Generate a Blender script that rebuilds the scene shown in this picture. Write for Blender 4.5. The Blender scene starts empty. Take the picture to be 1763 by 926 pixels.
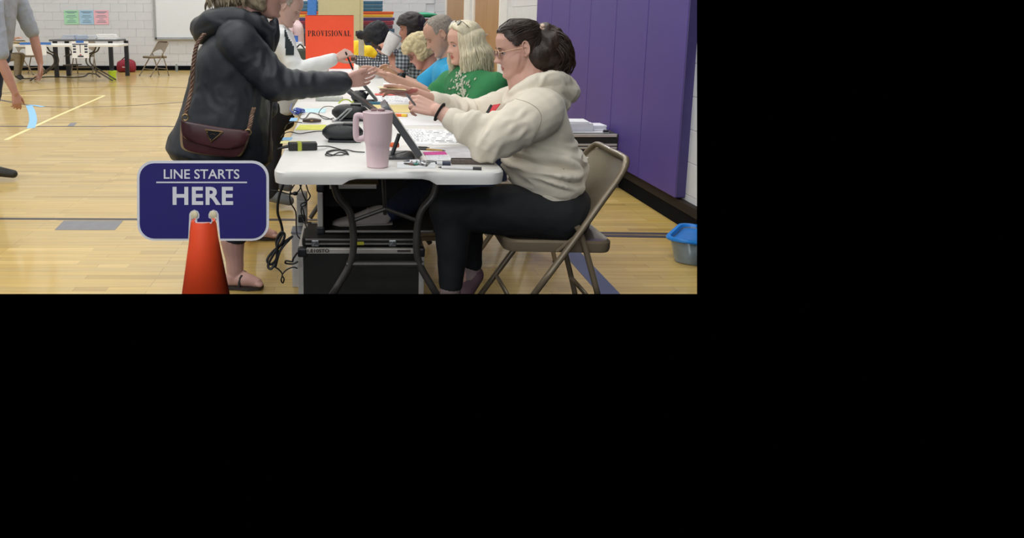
import bpy, bmesh, math, random
from mathutils import Vector, Matrix, noise
from math import sin, cos, pi, radians as R

random.seed(7)
C = bpy.context.scene.collection
SC = bpy.context.scene

# ------------------------------------------------------------------ camera
# the photograph fills the upper left 1200 x 506 of the 1763 x 926 frame
F, CX, CY, H = 1311.0, 600.0, 253.0, 1.27
TH = R(9.65)
cam_d = bpy.data.cameras.new('camera')
cam = bpy.data.objects.new('camera', cam_d); C.objects.link(cam)
cam.location = (0, 0, H); cam.rotation_euler = (R(90) - TH, 0, 0)
cam_d.sensor_fit = 'HORIZONTAL'; cam_d.sensor_width = 36.0
cam_d.lens = F * 36.0 / 1763.0
cam_d.shift_x = (1763 / 2 - CX) / 1763.0
cam_d.shift_y = -(926 / 2 - CY) / 1763.0
cam_d.clip_start = 0.05
SC.camera = cam
# ------------------------------------------------------------------ world, exposure
w = bpy.data.worlds.new('world'); SC.world = w; w.use_nodes = True
w.node_tree.nodes['Background'].inputs[0].default_value = (0, 0, 0, 1)
w.node_tree.nodes['Background'].inputs[1].default_value = 0.0
SC.view_settings.view_transform = 'Standard'; SC.view_settings.look = 'None'
SC.view_settings.exposure = 0.1; SC.view_settings.gamma = 1.0
SC.view_settings.use_curve_mapping = False
SC.cycles.use_denoising = True
SC.cycles.max_bounces = 8
FILL_W = 75.0  # watts of each added fill light behind the camera
LAMP_W = 39.0      # watts of each ceiling fixture
CEIL = 6.4

def P(px, py, Y):
    u, v = (px - CX) / F, (py - CY) / F
    t = Y / (cos(TH) - v * sin(TH))
    return Vector((u * t, Y, H + t * (-sin(TH) - v * cos(TH))))
def PZ(px, py, z):
    u, v = (px - CX) / F, (py - CY) / F
    t = (z - H) / (-sin(TH) - v * cos(TH))
    return Vector((u * t, t * (cos(TH) - v * sin(TH)), z))
def ppm(Y): return F / (Y / cos(TH))

# ------------------------------------------------------------------ materials
def lin(c):
    if isinstance(c, str): c = tuple(int(c[i:i+2], 16) for i in (0, 2, 4))
    r = []
    for x in c:
        x = x / 255.0
        r.append(x / 12.92 if x <= 0.04045 else ((x + 0.055) / 1.055) ** 2.4)
    return (*r, 1.0)
MATS = {}
def mat(name, col, rough=0.6, metal=0.0, var=0.12, nscale=18.0, bump=0.0, bscale=60.0, spec=0.5, stretch=None, coat=0.0, trans=0.0, sheen=0.0, dist=0.004):
    if name in MATS: return MATS[name]
    m = bpy.data.materials.new(name); m.use_nodes = True
    nt = m.node_tree; b = nt.nodes['Principled BSDF']; L = nt.links
    c = lin(col)
    b.inputs['Roughness'].default_value = rough; b.inputs['Metallic'].default_value = metal
    b.inputs['Specular IOR Level'].default_value = spec
    b.inputs['Coat Weight'].default_value = coat
    b.inputs['Transmission Weight'].default_value = trans
    b.inputs['Sheen Weight'].default_value = sheen
    tc = nt.nodes.new('ShaderNodeTexCoord'); mp = nt.nodes.new('ShaderNodeMapping')
    L.new(tc.outputs['Object'], mp.inputs[0])
    if stretch: mp.inputs['Scale'].default_value = stretch
    n = nt.nodes.new('ShaderNodeTexNoise'); n.inputs['Scale'].default_value = nscale; n.inputs['Detail'].default_value = 5
    L.new(mp.outputs[0], n.inputs[0])
    r = nt.nodes.new('ShaderNodeValToRGB')
    r.color_ramp.elements[0].position = 0.3; r.color_ramp.elements[1].position = 0.7
    r.color_ramp.elements[0].color = tuple(x * (1 - var) for x in c[:3]) + (1,)
    r.color_ramp.elements[1].color = tuple(min(1, x * (1 + var)) for x in c[:3]) + (1,)
    L.new(n.outputs[0], r.inputs[0]); L.new(r.outputs[0], b.inputs['Base Color'])
    if bump:
        n2 = nt.nodes.new('ShaderNodeTexNoise'); n2.inputs['Scale'].default_value = bscale; n2.inputs['Detail'].default_value = 4
        L.new(mp.outputs[0], n2.inputs[0])
        bp = nt.nodes.new('ShaderNodeBump'); bp.inputs['Strength'].default_value = bump; bp.inputs['Distance'].default_value = dist
        L.new(n2.outputs[0], bp.inputs['Height']); L.new(bp.outputs[0], b.inputs['Normal'])
    MATS[name] = m
    return m
def wrinkle(m, scale, dist, strength=1.0, stretch=(1, 1, 1)):
    nt = m.node_tree; L = nt.links; bs = nt.nodes['Principled BSDF']
    tc = nt.nodes.new('ShaderNodeTexCoord'); mp = nt.nodes.new('ShaderNodeMapping'); mp.inputs['Scale'].default_value = stretch; L.new(tc.outputs['Object'], mp.inputs[0])
    n = nt.nodes.new('ShaderNodeTexNoise'); n.noise_type = 'RIDGED_MULTIFRACTAL'; n.inputs['Scale'].default_value = scale; n.inputs['Detail'].default_value = 2; n.inputs['Distortion'].default_value = .6
    L.new(mp.outputs[0], n.inputs[0]); bp = nt.nodes.new('ShaderNodeBump'); bp.inputs['Strength'].default_value = strength; bp.inputs['Distance'].default_value = dist
    L.new(n.outputs[0], bp.inputs['Height'])
    if bs.inputs['Normal'].links: L.new(bs.inputs['Normal'].links[0].from_socket, bp.inputs['Normal'])
    L.new(bp.outputs[0], bs.inputs['Normal'])
def plaid(name, cols, scale=30.0):
    if name in MATS: return MATS[name]
    m = bpy.data.materials.new(name); m.use_nodes = True; nt = m.node_tree; L = nt.links
    b = nt.nodes['Principled BSDF']; b.inputs['Roughness'].default_value = 0.85
    tc = nt.nodes.new('ShaderNodeTexCoord')
    outs = []
    for ax in ('X', 'Z'):
        wv = nt.nodes.new('ShaderNodeTexWave'); wv.bands_direction = ax; wv.inputs['Scale'].default_value = scale
        wv.inputs['Distortion'].default_value = 1.2; wv.inputs['Detail'].default_value = 1
        L.new(tc.outputs['Object'], wv.inputs[0])
        r = nt.nodes.new('ShaderNodeValToRGB'); r.color_ramp.interpolation = 'CONSTANT'
        r.color_ramp.elements[0].position = 0; r.color_ramp.elements[0].color = (0, 0, 0, 1)
        r.color_ramp.elements[1].position = 0.5; r.color_ramp.elements[1].color = (1, 1, 1, 1)
        L.new(wv.outputs[0], r.inputs[0]); outs.append(r.outputs[0])
    ad = nt.nodes.new('ShaderNodeMath'); ad.operation = 'ADD'; L.new(outs[0], ad.inputs[0]); L.new(outs[1], ad.inputs[1])
    dv = nt.nodes.new('ShaderNodeMath'); dv.operation = 'MULTIPLY'; dv.inputs[1].default_value = 0.49; L.new(ad.outputs[0], dv.inputs[0])
    r = nt.nodes.new('ShaderNodeValToRGB'); r.color_ramp.interpolation = 'CONSTANT'
    r.color_ramp.elements[0].color = lin(cols[0]); r.color_ramp.elements[1].position = 0.4; r.color_ramp.elements[1].color = lin(cols[1])
    e = r.color_ramp.elements.new(0.8); e.color = lin(cols[2])
    L.new(dv.outputs[0], r.inputs[0]); L.new(r.outputs[0], b.inputs['Base Color'])
    MATS[name] = m
    return m

def floor_material():
    m = bpy.data.materials.new('maple_floor'); m.use_nodes = True; nt = m.node_tree; L = nt.links
    b = nt.nodes['Principled BSDF']
    tc = nt.nodes.new('ShaderNodeTexCoord')
    br = nt.nodes.new('ShaderNodeTexBrick')
    br.inputs['Color1'].default_value = lin('D6BB76'); br.inputs['Color2'].default_value = lin('C6A85C')
    br.inputs['Mortar'].default_value = lin('A0854F')
    br.inputs['Scale'].default_value = 1.0; br.inputs['Mortar Size'].default_value = 0.0012
    br.inputs['Brick Width'].default_value = 0.95; br.inputs['Row Height'].default_value = 0.057
    br.offset = 0.37; br.offset_frequency = 3; br.squash = 1
    L.new(tc.outputs['Object'], br.inputs[0])
    # a wider, slower change of tone from board to board
    br2 = nt.nodes.new('ShaderNodeTexBrick')
    br2.inputs['Color1'].default_value = (0.80, 0.78, 0.72, 1); br2.inputs['Color2'].default_value = (1.08, 1.07, 1.05, 1)
    br2.inputs['Mortar'].default_value = (0.9, 0.88, 0.84, 1)
    br2.inputs['Scale'].default_value = 1.0; br2.inputs['Mortar Size'].default_value = 0.0
    br2.inputs['Brick Width'].default_value = 0.71; br2.inputs['Row Height'].default_value = 0.057
    br2.offset = 0.61; br2.offset_frequency = 2
    L.new(tc.outputs['Object'], br2.inputs[0])
    mp = nt.nodes.new('ShaderNodeMapping'); mp.inputs['Scale'].default_value = (1.2, 30, 1)
    L.new(tc.outputs['Object'], mp.inputs[0])
    n = nt.nodes.new('ShaderNodeTexNoise'); n.inputs['Scale'].default_value = 2.0; n.inputs['Detail'].default_value = 6
    L.new(mp.outputs[0], n.inputs[0])
    r = nt.nodes.new('ShaderNodeValToRGB'); r.color_ramp.elements[0].position = .3; r.color_ramp.elements[1].position = .7
    r.color_ramp.elements[0].color = (.86, .82, .74, 1); r.color_ramp.elements[1].color = (1.05, 1.04, 1.02, 1)
    L.new(n.outputs[0], r.inputs[0])
    m1 = nt.nodes.new('ShaderNodeMixRGB'); m1.blend_type = 'MULTIPLY'; m1.inputs[0].default_value = 1
    L.new(br.outputs[0], m1.inputs[1]); L.new(br2.outputs[0], m1.inputs[2])
    m2 = nt.nodes.new('ShaderNodeMixRGB'); m2.blend_type = 'MULTIPLY'; m2.inputs[0].default_value = 1
    L.new(m1.outputs[0], m2.inputs[1]); L.new(r.outputs[0], m2.inputs[2])
    L.new(m2.outputs[0], b.inputs['Base Color'])
    b.inputs['Roughness'].default_value = 0.42
    b.inputs['Coat Weight'].default_value = 0.5; b.inputs['Coat Roughness'].default_value = 0.10
    bp = nt.nodes.new('ShaderNodeBump'); bp.inputs['Strength'].default_value = .08; bp.inputs['Distance'].default_value = .002
    n3 = nt.nodes.new('ShaderNodeTexNoise'); n3.inputs['Scale'].default_value = 3; L.new(tc.outputs['Object'], n3.inputs[0])
    L.new(n3.outputs[0], bp.inputs['Height']); L.new(bp.outputs[0], b.inputs['Coat Normal'])
    return m

def lettering(name, col): return mat(name, col, 0.6, var=0.03)

# ------------------------------------------------------------------ mesh helpers
def link(name, me, m=None, parent=None, smooth=None):
    o = bpy.data.objects.new(name, me); C.objects.link(o)
    if m is not None and not me.materials: me.materials.append(m)
    if parent is not None: o.parent = parent
    return o
def obj(name, bm, m, parent=None, smooth=False):
    me = bpy.data.meshes.new(name)
    bmesh.ops.recalc_face_normals(bm, faces=bm.faces[:])
    bm.to_mesh(me); bm.free()
    if smooth:
        for p in me.polygons: p.use_smooth = True
        try: me.set_sharp_from_angle(angle=R(40))
        except Exception: pass
    return link(name, me, m, parent)
def tag(o, label=None, cat=None, group=None, kind=None):
    if label: o['label'] = label
    if cat: o['category'] = cat
    if group: o['group'] = group
    if kind: o['kind'] = kind
    return o
def thing(name, label, cat, loc=(0, 0, 0), rz=0.0, group=None):
    o = bpy.data.objects.new(name, None); C.objects.link(o)
    o.empty_display_size = 0.1
    o.location = loc; o.rotation_euler = (0, 0, rz)
    return tag(o, label, cat, group)
def dup(root, loc=None, rz=None, label=None, group=None):
    def cp(o, par):
        c = o.copy(); C.objects.link(c)
        if par is not None: c.parent = par
        for ch in kids.get(o.name, []): cp(ch, c)
        return c
    kids = {}
    for o in list(root.children_recursive): kids.setdefault(o.parent.name, []).append(o)
    r = cp(root, None)
    if loc is not None: r.location = loc
    if rz is not None: r.rotation_euler = (0, 0, rz)
    if label: r['label'] = label
    if group: r['group'] = group
    return r

def box(bm, cx, cy, cz, sx, sy, sz, M=None, bev=0.0):
    r = bmesh.ops.create_cube(bm, size=1.0)
    vs = r['verts']
    bmesh.ops.scale(bm, vec=(sx, sy, sz), verts=vs)
    if bev > 0:
        es = list({e for v in vs for e in v.link_edges})
        rr = bmesh.ops.bevel(bm, geom=es, offset=bev, segments=2, affect='EDGES', profile=0.6)
        vs = list({v for f in rr['faces'] for v in f.verts} | {v for v in vs if v.is_valid})
    bmesh.ops.translate(bm, vec=(cx, cy, cz), verts=vs)
    if M is not None: bmesh.ops.transform(bm, matrix=M, verts=vs)
    return vs
def boxbm(*a, **k):
    bm = bmesh.new(); box(bm, *a, **k); return bm

def frames(pts):
    T = []
    n = len(pts)
    for i in range(n):
        a = pts[max(0, i - 1)]; b = pts[min(n - 1, i + 1)]
        d = (b - a); T.append(d.normalized() if d.length > 1e-9 else Vector((0, 0, 1)))
    up = Vector((0, 0, 1)) if abs(T[0].z) < 0.9 else Vector((0, 1, 0))
    N = (up - T[0] * up.dot(T[0])).normalized()
    out = []
    for t in T:
        N = N - t * N.dot(t)
        N = N.normalized() if N.length > 1e-6 else t.orthogonal().normalized()
        out.append((t, N, t.cross(N)))
    return out
def spline(pts, k=6):
    pts = [Vector(p) for p in pts]
    if len(pts) < 3: return pts
    out = []
    for i in range(len(pts) - 1):
        p0 = pts[max(0, i - 1)]; p1 = pts[i]; p2 = pts[i + 1]; p3 = pts[min(len(pts) - 1, i + 2)]
        for j in range(k):
            t = j / k
            out.append(0.5 * ((2 * p1) + (p2 - p0) * t + (2 * p0 - 5 * p1 + 4 * p2 - p3) * t * t + (3 * p1 - p0 - 3 * p2 + p3) * t ** 3))
    out.append(pts[-1]); return out
def lerps(vals, n):
    out = []
    m = len(vals) - 1
    for i in range(n):
        t = i / (n - 1) * m; k = min(int(t), m - 1); f = t - k
        f = f * f * (3 - 2 * f)
        out.append(vals[k] * (1 - f) + vals[k + 1] * f)
    return out
def loft(bm, rings, closed=False):
    """rings: lists of Vectors, same count; ends capped"""
    vr = [[bm.verts.new(p) for p in r] for r in rings]
    n = len(rings[0])
    for a, b in zip(vr, vr[1:] + ([vr[0]] if closed else [])):
        for i in range(n):
            j = (i + 1) % n
            bm.faces.new((a[i], a[j], b[j], b[i]))
    if not closed:
        bm.faces.new(vr[0][::-1]); bm.faces.new(vr[-1])
    return vr
def tube(bm, pts, rad, seg=8, k=0, rnd=False, squash=1.0):
    pts = [Vector(p) for p in pts]
    if k: pts = spline(pts, k)
    n = len(pts)
    rads = [rad] * n if not isinstance(rad, (list, tuple)) else (list(rad) if len(rad) == n else lerps(rad, n))
    if rnd:     # rounded ends
        fr0 = (pts[1] - pts[0]).normalized(); fr1 = (pts[-1] - pts[-2]).normalized()
        a, b = pts[0], pts[-1]; ra, rb = rads[0], rads[-1]
        pre = [(a - fr0 * ra * sin(t), ra * cos(t)) for t in (1.45, 1.1, 0.7, 0.35)]
        post = [(b + fr1 * rb * sin(t), rb * cos(t)) for t in (0.35, 0.7, 1.1, 1.45)]
        pts = [p for p, _ in pre] + pts + [p for p, _ in post]
        rads = [r for _, r in pre] + rads + [r for _, r in post]
    rings = []
    for p, r, (t, N, B) in zip(pts, rads, frames(pts)):
        rings.append([p + N * (r * squash * cos(2 * pi * i / seg)) + B * (r * sin(2 * pi * i / seg)) for i in range(seg)])
    return loft(bm, rings)
def lathe(bm, prof, seg=24, c=(0, 0, 0), M=None):
    """prof: (r, z) from the bottom up"""
    c = Vector(c)
    rings = [[c + Vector((r * cos(2 * pi * i / seg), r * sin(2 * pi * i / seg), z)) for i in range(seg)] for r, z in prof]
    vr = loft(bm, rings)
    if M is not None: bmesh.ops.transform(bm, matrix=M, verts=[v for r in vr for v in r])
def ell(bm, c, r, M=None, seg=14, rg=10):
    c = Vector(c); M3 = M.to_3x3() if M is not None else None
    def q(x, y, z):
        v = Vector((x * r[0], y * r[1], z * r[2]))
        return bm.verts.new(c + (M3 @ v if M3 is not None else v))
    top = q(0, 0, 1); bot = q(0, 0, -1)
    rows = [[q(sin(pi * j / rg) * cos(2 * pi * i / seg), sin(pi * j / rg) * sin(2 * pi * i / seg), cos(pi * j / rg)) for i in range(seg)] for j in range(1, rg)]
    for i in range(seg):
        k = (i + 1) % seg
        bm.faces.new((top, rows[0][i], rows[0][k])); bm.faces.new((bot, rows[-1][k], rows[-1][i]))
        for a, b in zip(rows, rows[1:]): bm.faces.new((a[i], b[i], b[k], a[k]))
def prism(bm, outline, d, thick):
    """outline: 3-D points of a planar polygon, extruded along d by thick"""
    d = Vector(d).normalized() * thick
    a = [bm.verts.new(Vector(p)) for p in outline]; b = [bm.verts.new(Vector(p) + d) for p in outline]
    n = len(a)
    bm.faces.new(a); bm.faces.new(b[::-1])
    for i in range(n): bm.faces.new((a[i], b[i], b[(i + 1) % n], a[(i + 1) % n]))
def rrect(x0, x1, y0, y1, r, k=6):
    pts = []
    for cx, cy, a0 in ((x1 - r, y1 - r, 0), (x0 + r, y1 - r, 90), (x0 + r, y0 + r, 180), (x1 - r, y0 + r, 270)):
        for i in range(k + 1):
            a = R(a0 + 90 * i / k); pts.append((cx + r * cos(a), cy + r * sin(a)))
    return pts
def text_mesh(s, size, offset=0.0, sx=1.0, extrude=0.0006, align='CENTER', spacing=1.0):
    cu = bpy.data.curves.new('lettering', 'FONT'); cu.body = s; cu.size = size; cu.offset = offset
    cu.align_x = align; cu.align_y = 'CENTER'; cu.extrude = extrude; cu.space_character = spacing; cu.resolution_u = 4
    o = bpy.data.objects.new('tmp', cu); C.objects.link(o)
    dg = bpy.context.evaluated_depsgraph_get()
    me = bpy.data.meshes.new_from_object(o.evaluated_get(dg))
    bpy.data.objects.remove(o); 
    me.transform(Matrix.Diagonal((sx, 1, 1, 1)))
    me.materials.clear()
    return me
def remeshed(bm, voxel, smooth=4, fac=0.5):
    me = bpy.data.meshes.new('tmp'); bmesh.ops.recalc_face_normals(bm, faces=bm.faces[:]); bm.to_mesh(me); bm.free()
    o = bpy.data.objects.new('tmp', me); C.objects.link(o)
    md = o.modifiers.new('r', 'REMESH'); md.mode = 'VOXEL'; md.voxel_size = voxel; md.use_smooth_shade = True
    if smooth:
        s = o.modifiers.new('s', 'SMOOTH'); s.factor = fac; s.iterations = smooth
    dg = bpy.context.evaluated_depsgraph_get()
    out = bpy.data.meshes.new_from_object(o.evaluated_get(dg))
    bpy.data.objects.remove(o); bpy.data.meshes.remove(me)
    for p in out.polygons: p.use_smooth = True
    return out
def displace(me, fn):
    """fn(co, normal) -> signed distance along the normal"""
    ns = [v.normal.copy() for v in me.vertices]
    for v, n in zip(me.vertices, ns):
        v.co += n * fn(v.co, n)
    me.update()
def folds(amp, scale, seed=0, stretch=(1, 1, 1)):
    sv = Vector((seed * 3.1, seed * 1.7, seed * 5.3)); st = Vector(stretch)
    def f(co, n):
        q = Vector((co.x * st.x, co.y * st.y, co.z * st.z)) * scale + sv
        q += noise.noise_vector(q * 0.6) * 0.9
        a = noise.noise(q)
        return amp * (1 - 2.6 * abs(a)) * 0.6 + amp * 0.35 * noise.noise(q * 2.3)
    return f

# ================================================================== THE ROOM
WALL_X, BACK_Y, LEFT_X, FRONT_Y = 2.085, 18.65, -9.4, -9.0
m_floor = floor_material()
bm = bmesh.new()
# floor: one slab
box(bm, (LEFT_X + WALL_X) / 2, (2.2 + BACK_Y) / 2, -0.03, WALL_X - LEFT_X, BACK_Y - 2.2, 0.06)
box(bm, (LEFT_X + WALL_X) / 2, (1.5 + FRONT_Y) / 2, -0.03, WALL_X - LEFT_X, 1.5 - FRONT_Y, 0.06)
floor = tag(obj('floor', bm, m_floor), kind='structure')
m_ceil = mat('ceiling_paint', 'E6E4DC', 0.9, var=.04)
ceiling = tag(obj('ceiling', boxbm((LEFT_X + WALL_X) / 2, (FRONT_Y + BACK_Y) / 2, CEIL + .35, WALL_X - LEFT_X + .2, BACK_Y - FRONT_Y + .2, .1), m_ceil), kind='structure')
m_block = mat('painted_block', 'D2D5DA', 0.6, var=.02, nscale=8, bump=.2, bscale=90)
m_mortar = mat('painted_mortar', 'CDD0D5', 0.8, var=.03)
wl = tag(obj('wall_left', boxbm(LEFT_X - .1, (FRONT_Y + BACK_Y) / 2, 3.3, .2, BACK_Y - FRONT_Y, 6.8), m_block), kind='structure')
wf = tag(obj('wall_front', boxbm((LEFT_X + WALL_X) / 2, FRONT_Y - .1, 3.3, WALL_X - LEFT_X, .2, 6.8), m_block), kind='structure')
wall_back = tag(obj('wall_back', boxbm((LEFT_X + WALL_X) / 2, BACK_Y + .1, 3.3, WALL_X - LEFT_X + .2, .18, 6.8), m_mortar), kind='structure')
wall_right = tag(obj('wall_right', boxbm(WALL_X + .115, (2.0 + BACK_Y) / 2, 3.3, .2, BACK_Y - 2.0, 6.8), m_mortar), kind='structure')
# blocks of the back wall: each its own part
bb = boxbm(0, 0, 0, .3975, .03, .1975, bev=.0025)
me_b = bpy.data.meshes.new('block'); bb.to_mesh(me_b); bb.free(); me_b.materials.append(m_block)
bt = boxbm(0, 0, 0, .03, .3975, .1975, bev=.0025)
me_t = bpy.data.meshes.new('block'); bt.to_mesh(me_t); bt.free(); me_t.materials.append(m_block)
def block(me, loc, par, dims=None):
    o = bpy.data.objects.new('block', me); C.objects.link(o); o.parent = par; o.location = loc
    if dims: o.scale = dims
    return o
for r in range(9):
    off = .2 if r % 2 else 0
    for c in range(28):
        x = 1.86 - off - .4 * c
        if x < -8.95: continue
        block(me_b, (x, BACK_Y - .001, .1 + .2 * r), wall_back)
# right wall blocks where the wall is bare
DOORS = [(10.35, 12.45), (13.5, 16.0)]
for r in range(9):
    off = .2 if r % 2 else 0
    for c in range(40):
        y = 3.85 + off + .4 * c
        if y > BACK_Y - .2: continue
        if 4.75 < y < 8.15: continue
        if any(a - .32 < y < b + .32 for a, b in DOORS): continue
        block(me_t, (WALL_X + .005, y, .1 + .2 * r), wall_right)
m_rubber = mat('black_rubber', '0B0D12', .8, var=.2, spec=.08)
m_brownwood = mat('dark_nailer', '2C2622', .7, spec=.15, var=.25, stretch=(1, .1, 1))
tag(obj('baseboard_back', boxbm((LEFT_X + WALL_X) / 2, BACK_Y - .02, .055, WALL_X - LEFT_X, .03, .11, bev=.004), m_rubber), kind='structure')
bbr = tag(obj('baseboard_right', boxbm(WALL_X - .022, (2.6 + BACK_Y) / 2, .05, .035, BACK_Y - 2.6, .10, bev=.006), m_rubber), kind='structure')
tag(obj('trim_1', boxbm(WALL_X - .026, (2.6 + 8.6) / 2, .131, .042, 8.6 - 2.6, .06, bev=.004), m_brownwood), kind='structure')
# doors in the right wall
m_wood = mat('door_wood', 'A9835A', .45, var=.1, nscale=3, stretch=(6, 6, .6))
m_wood2 = mat('door_wood_dark', '7E5439', .45, var=.1, nscale=3, stretch=(6, 6, .6))
m_frame = mat('door_frame_paint', 'E9E8E4', .4, var=.02)
for i, (a, b) in enumerate(DOORS):
    d = tag(obj('door_%d' % (i + 1), boxbm(WALL_X - .005, (a + b) / 2, 1.06, .05, b - a, 2.12), mat('door_gap', '3b3129', .8)), kind='structure')
    mid = (a + b) / 2
    obj('door_leaf', boxbm(WALL_X - .035, (a + mid) / 2 + .005, 1.07, .03, mid - a - .02, 2.1, bev=.003), m_wood, d)
    obj('door_leaf', boxbm(WALL_X - .035, (b + mid) / 2 - .005, 1.07, .03, b - mid - .02, 2.1, bev=.003), m_wood if i == 0 else m_wood, d)
    bm = bmesh.new()
    box(bm, WALL_X - .03, a - .06, 1.09, .09, .1, 2.18); box(bm, WALL_X - .03, b + .06, 1.09, .09, .1, 2.18); box(bm, WALL_X - .03, mid, 2.21, .09, b - a + .22, .07)
    obj('door_frame', bm, m_frame, d)
    for s in (-1, 1):
        bm = bmesh.new(); tube(bm, [(WALL_X - .05, mid + s * .12, 1.02), (WALL_X - .10, mid + s * .12, 1.02), (WALL_X - .10, mid + s * .30, 1.02)], .012, 8)
        obj('door_handle', bm, mat('steel', 'A8A8A6', .35, metal=.9), d, True)
# purple wall padding: each panel a part
m_mat = mat('purple_vinyl', '51428C', .5, var=.04, nscale=3, bump=.25, bscale=300, dist=.0008, spec=.35)
m_mat2 = mat('purple_vinyl_shade', '40366A', .55, var=.05)  # darker copy of the pad purple, shade of the end face in colour
pad = thing('wall_padding', 'long run of upright purple vinyl wall pads on the right wall', 'wall padding', (0, 0, 0))
for i in range(6):
    y0 = 4.585 + i * .617
    bm = boxbm(2.05, y0 + .3085, 1.24, .066, .611, 2.14, bev=.006)
    obj('pad_panel', bm, m_mat, pad)
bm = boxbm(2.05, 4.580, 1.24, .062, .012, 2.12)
tag(obj('pad_end_shade', bm, m_mat2, pad), 'end face of the pads, its shade painted as darker purple')

# -------- painted floor markings: parts of the floor
m_lblack = mat('line_black', '3E3A40', .45, var=.1); m_lgrey = mat('line_grey', '77777C', .45, var=.08)
m_lyel = mat('line_cream', 'E8DC9E', .45, var=.05); m_lblue = mat('line_blue', '49506E', .45, var=.08)
def strip(name, pts, wid, m, z=.0012):
    pts = [Vector((p.x, p.y, 0)) for p in pts]; bm = bmesh.new(); L, Rr = [], []
    for i, p in enumerate(pts):
        a = pts[max(0, i - 1)]; b = pts[min(len(pts) - 1, i + 1)]
        d = (b - a).normalized(); n = Vector((-d.y, d.x, 0)) * wid / 2
        L.append(bm.verts.new(p + n + Vector((0, 0, z)))); Rr.append(bm.verts.new(p - n + Vector((0, 0, z))))
    for i in range(len(pts) - 1): bm.faces.new((L[i], L[i + 1], Rr[i + 1], Rr[i]))
    r = bmesh.ops.extrude_face_region(bm, geom=bm.faces[:])
    bmesh.ops.translate(bm, vec=(0, 0, -z * .98), verts=[v for v in r['geom'] if isinstance(v, bmesh.types.BMVert)])
    return obj(name, bm, m, floor)
G = lambda px, py: PZ(px, py, 0)
strip('court_line', [G(-20, 376.5), G(240, 377.5), G(520, 378.5), G(600, 379)], .045, m_lblack)
strip('court_line', [G(990, 400.5), G(1215, 403.5)], .045, m_lblack)
strip('court_line', [G(990, 405), G(1215, 409)], .05, m_lblack)
strip('court_line', [G(-20, 217.5), G(330, 217.8), G(420, 218)], .05, m_lblack)
bm = bmesh.new(); prism(bm, [G(94, 396), G(198, 396), G(212, 380), G(110, 380)], (0, 0, 1), .0014); obj('court_marking', bm, m_lgrey, floor)
bm = bmesh.new(); prism(bm, [G(116, 217), G(127, 217), G(133, 211), G(121, 212)], (0, 0, 1), .0014); obj('court_marking', bm, m_lgrey, floor)
strip('court_line', [G(10, 241), G(22, 235), G(100, 199), G(180, 164.5)], .05, m_lyel, .0013)
strip('court_line', [G(-10, 164.6), G(180, 164.4)], .05, m_lyel, .0010)
strip('court_line', spline([G(-20, 163), G(60, 155.5), G(130, 151), G(220, 149), G(310, 151), G(340, 152)], 5), .05, m_lblack)
strip('court_line', spline([G(-30, 165), G(30, 178), G(80, 183.5), G(150, 184.2), G(230, 181.5), G(300, 177), G(340, 173)], 5), .05, m_lblack)
strip('court_line', [G(962, 411), G(1052, 509)], .10, m_lblue, .0011)
# blue tape stuck on the floor
bm = bmesh.new()
tp = thing('tape_strip', 'curved strip of light blue tape stuck on the gym floor by the man at left', 'tape', G(54, 200))
o0 = G(54, 200)
def tapebm(pts, wid):
    pts = [p - o0 for p in spline(pts, 4)]; bm = bmesh.new(); A, B = [], []
    for i, p in enumerate(pts):
        d = (pts[min(len(pts) - 1, i + 1)] - pts[max(0, i - 1)]).normalized(); n = Vector((-d.y, d.x, 0)) * wid / 2
        A.append(bm.verts.new(p + n + Vector((0, 0, .003)))); B.append(bm.verts.new(p - n + Vector((0, 0, .003))))
    for i in range(len(pts) - 1): bm.faces.new((A[i], A[i + 1], B[i + 1], B[i]))
    return bm
m_tape = mat('painters_tape', '8DC4EE', .6, var=.04)
obj('tape_piece', tapebm([G(53, 221), G(57, 208), G(55, 193), G(50, 182)], .09), m_tape, tp)
obj('tape_piece', tapebm([G(47, 181), G(60, 181.6), G(74, 184.2)], .07), m_tape, tp)

# -------- ceiling lamps (all above the frame)
m_lamp = bpy.data.materials.new('lamp_diffuser'); m_lamp.use_nodes = True
_b = m_lamp.node_tree.nodes['Principled BSDF']; _b.inputs['Emission Color'].default_value = (1, .97, .9, 1); _b.inputs['Emission Strength'].default_value = 3
m_house = mat('lamp_housing', 'D8D8D6', .4)
for ix, x in enumerate((-7.2, -4.0, -1.2, 1.2)):
    for iy, y in enumerate((-6.6, -3.2, 0.2, 3.6, 7.0, 10.6, 14.2, 17.2)):
        t = thing('ceiling_light', 'rectangular gym ceiling light above the frame, %s row, %s from the camera end' % (('far left', 'left', 'middle', 'right')[ix], ('first', 'second', 'third', 'fourth', 'fifth', 'sixth', 'seventh', 'eighth')[iy]), 'ceiling light', (x, y, CEIL), 0, 'gym ceiling lights')
        obj('housing', boxbm(0, 0, .06, 1.24, .64, .1, bev=.01), m_house, t)
        obj('diffuser', boxbm(0, 0, .0, 1.16, .56, .02), m_lamp, t)
        ld = bpy.data.lights.new('lamp', 'AREA'); ld.shape = 'RECTANGLE'; ld.size = 1.16; ld.size_y = .56
        ld.energy = LAMP_W; ld.color = (.96, .98, 1.0)
        lo = bpy.data.objects.new('lamp', ld); C.objects.link(lo); lo.parent = t; lo.location = (0, 0, -.03)

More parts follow.
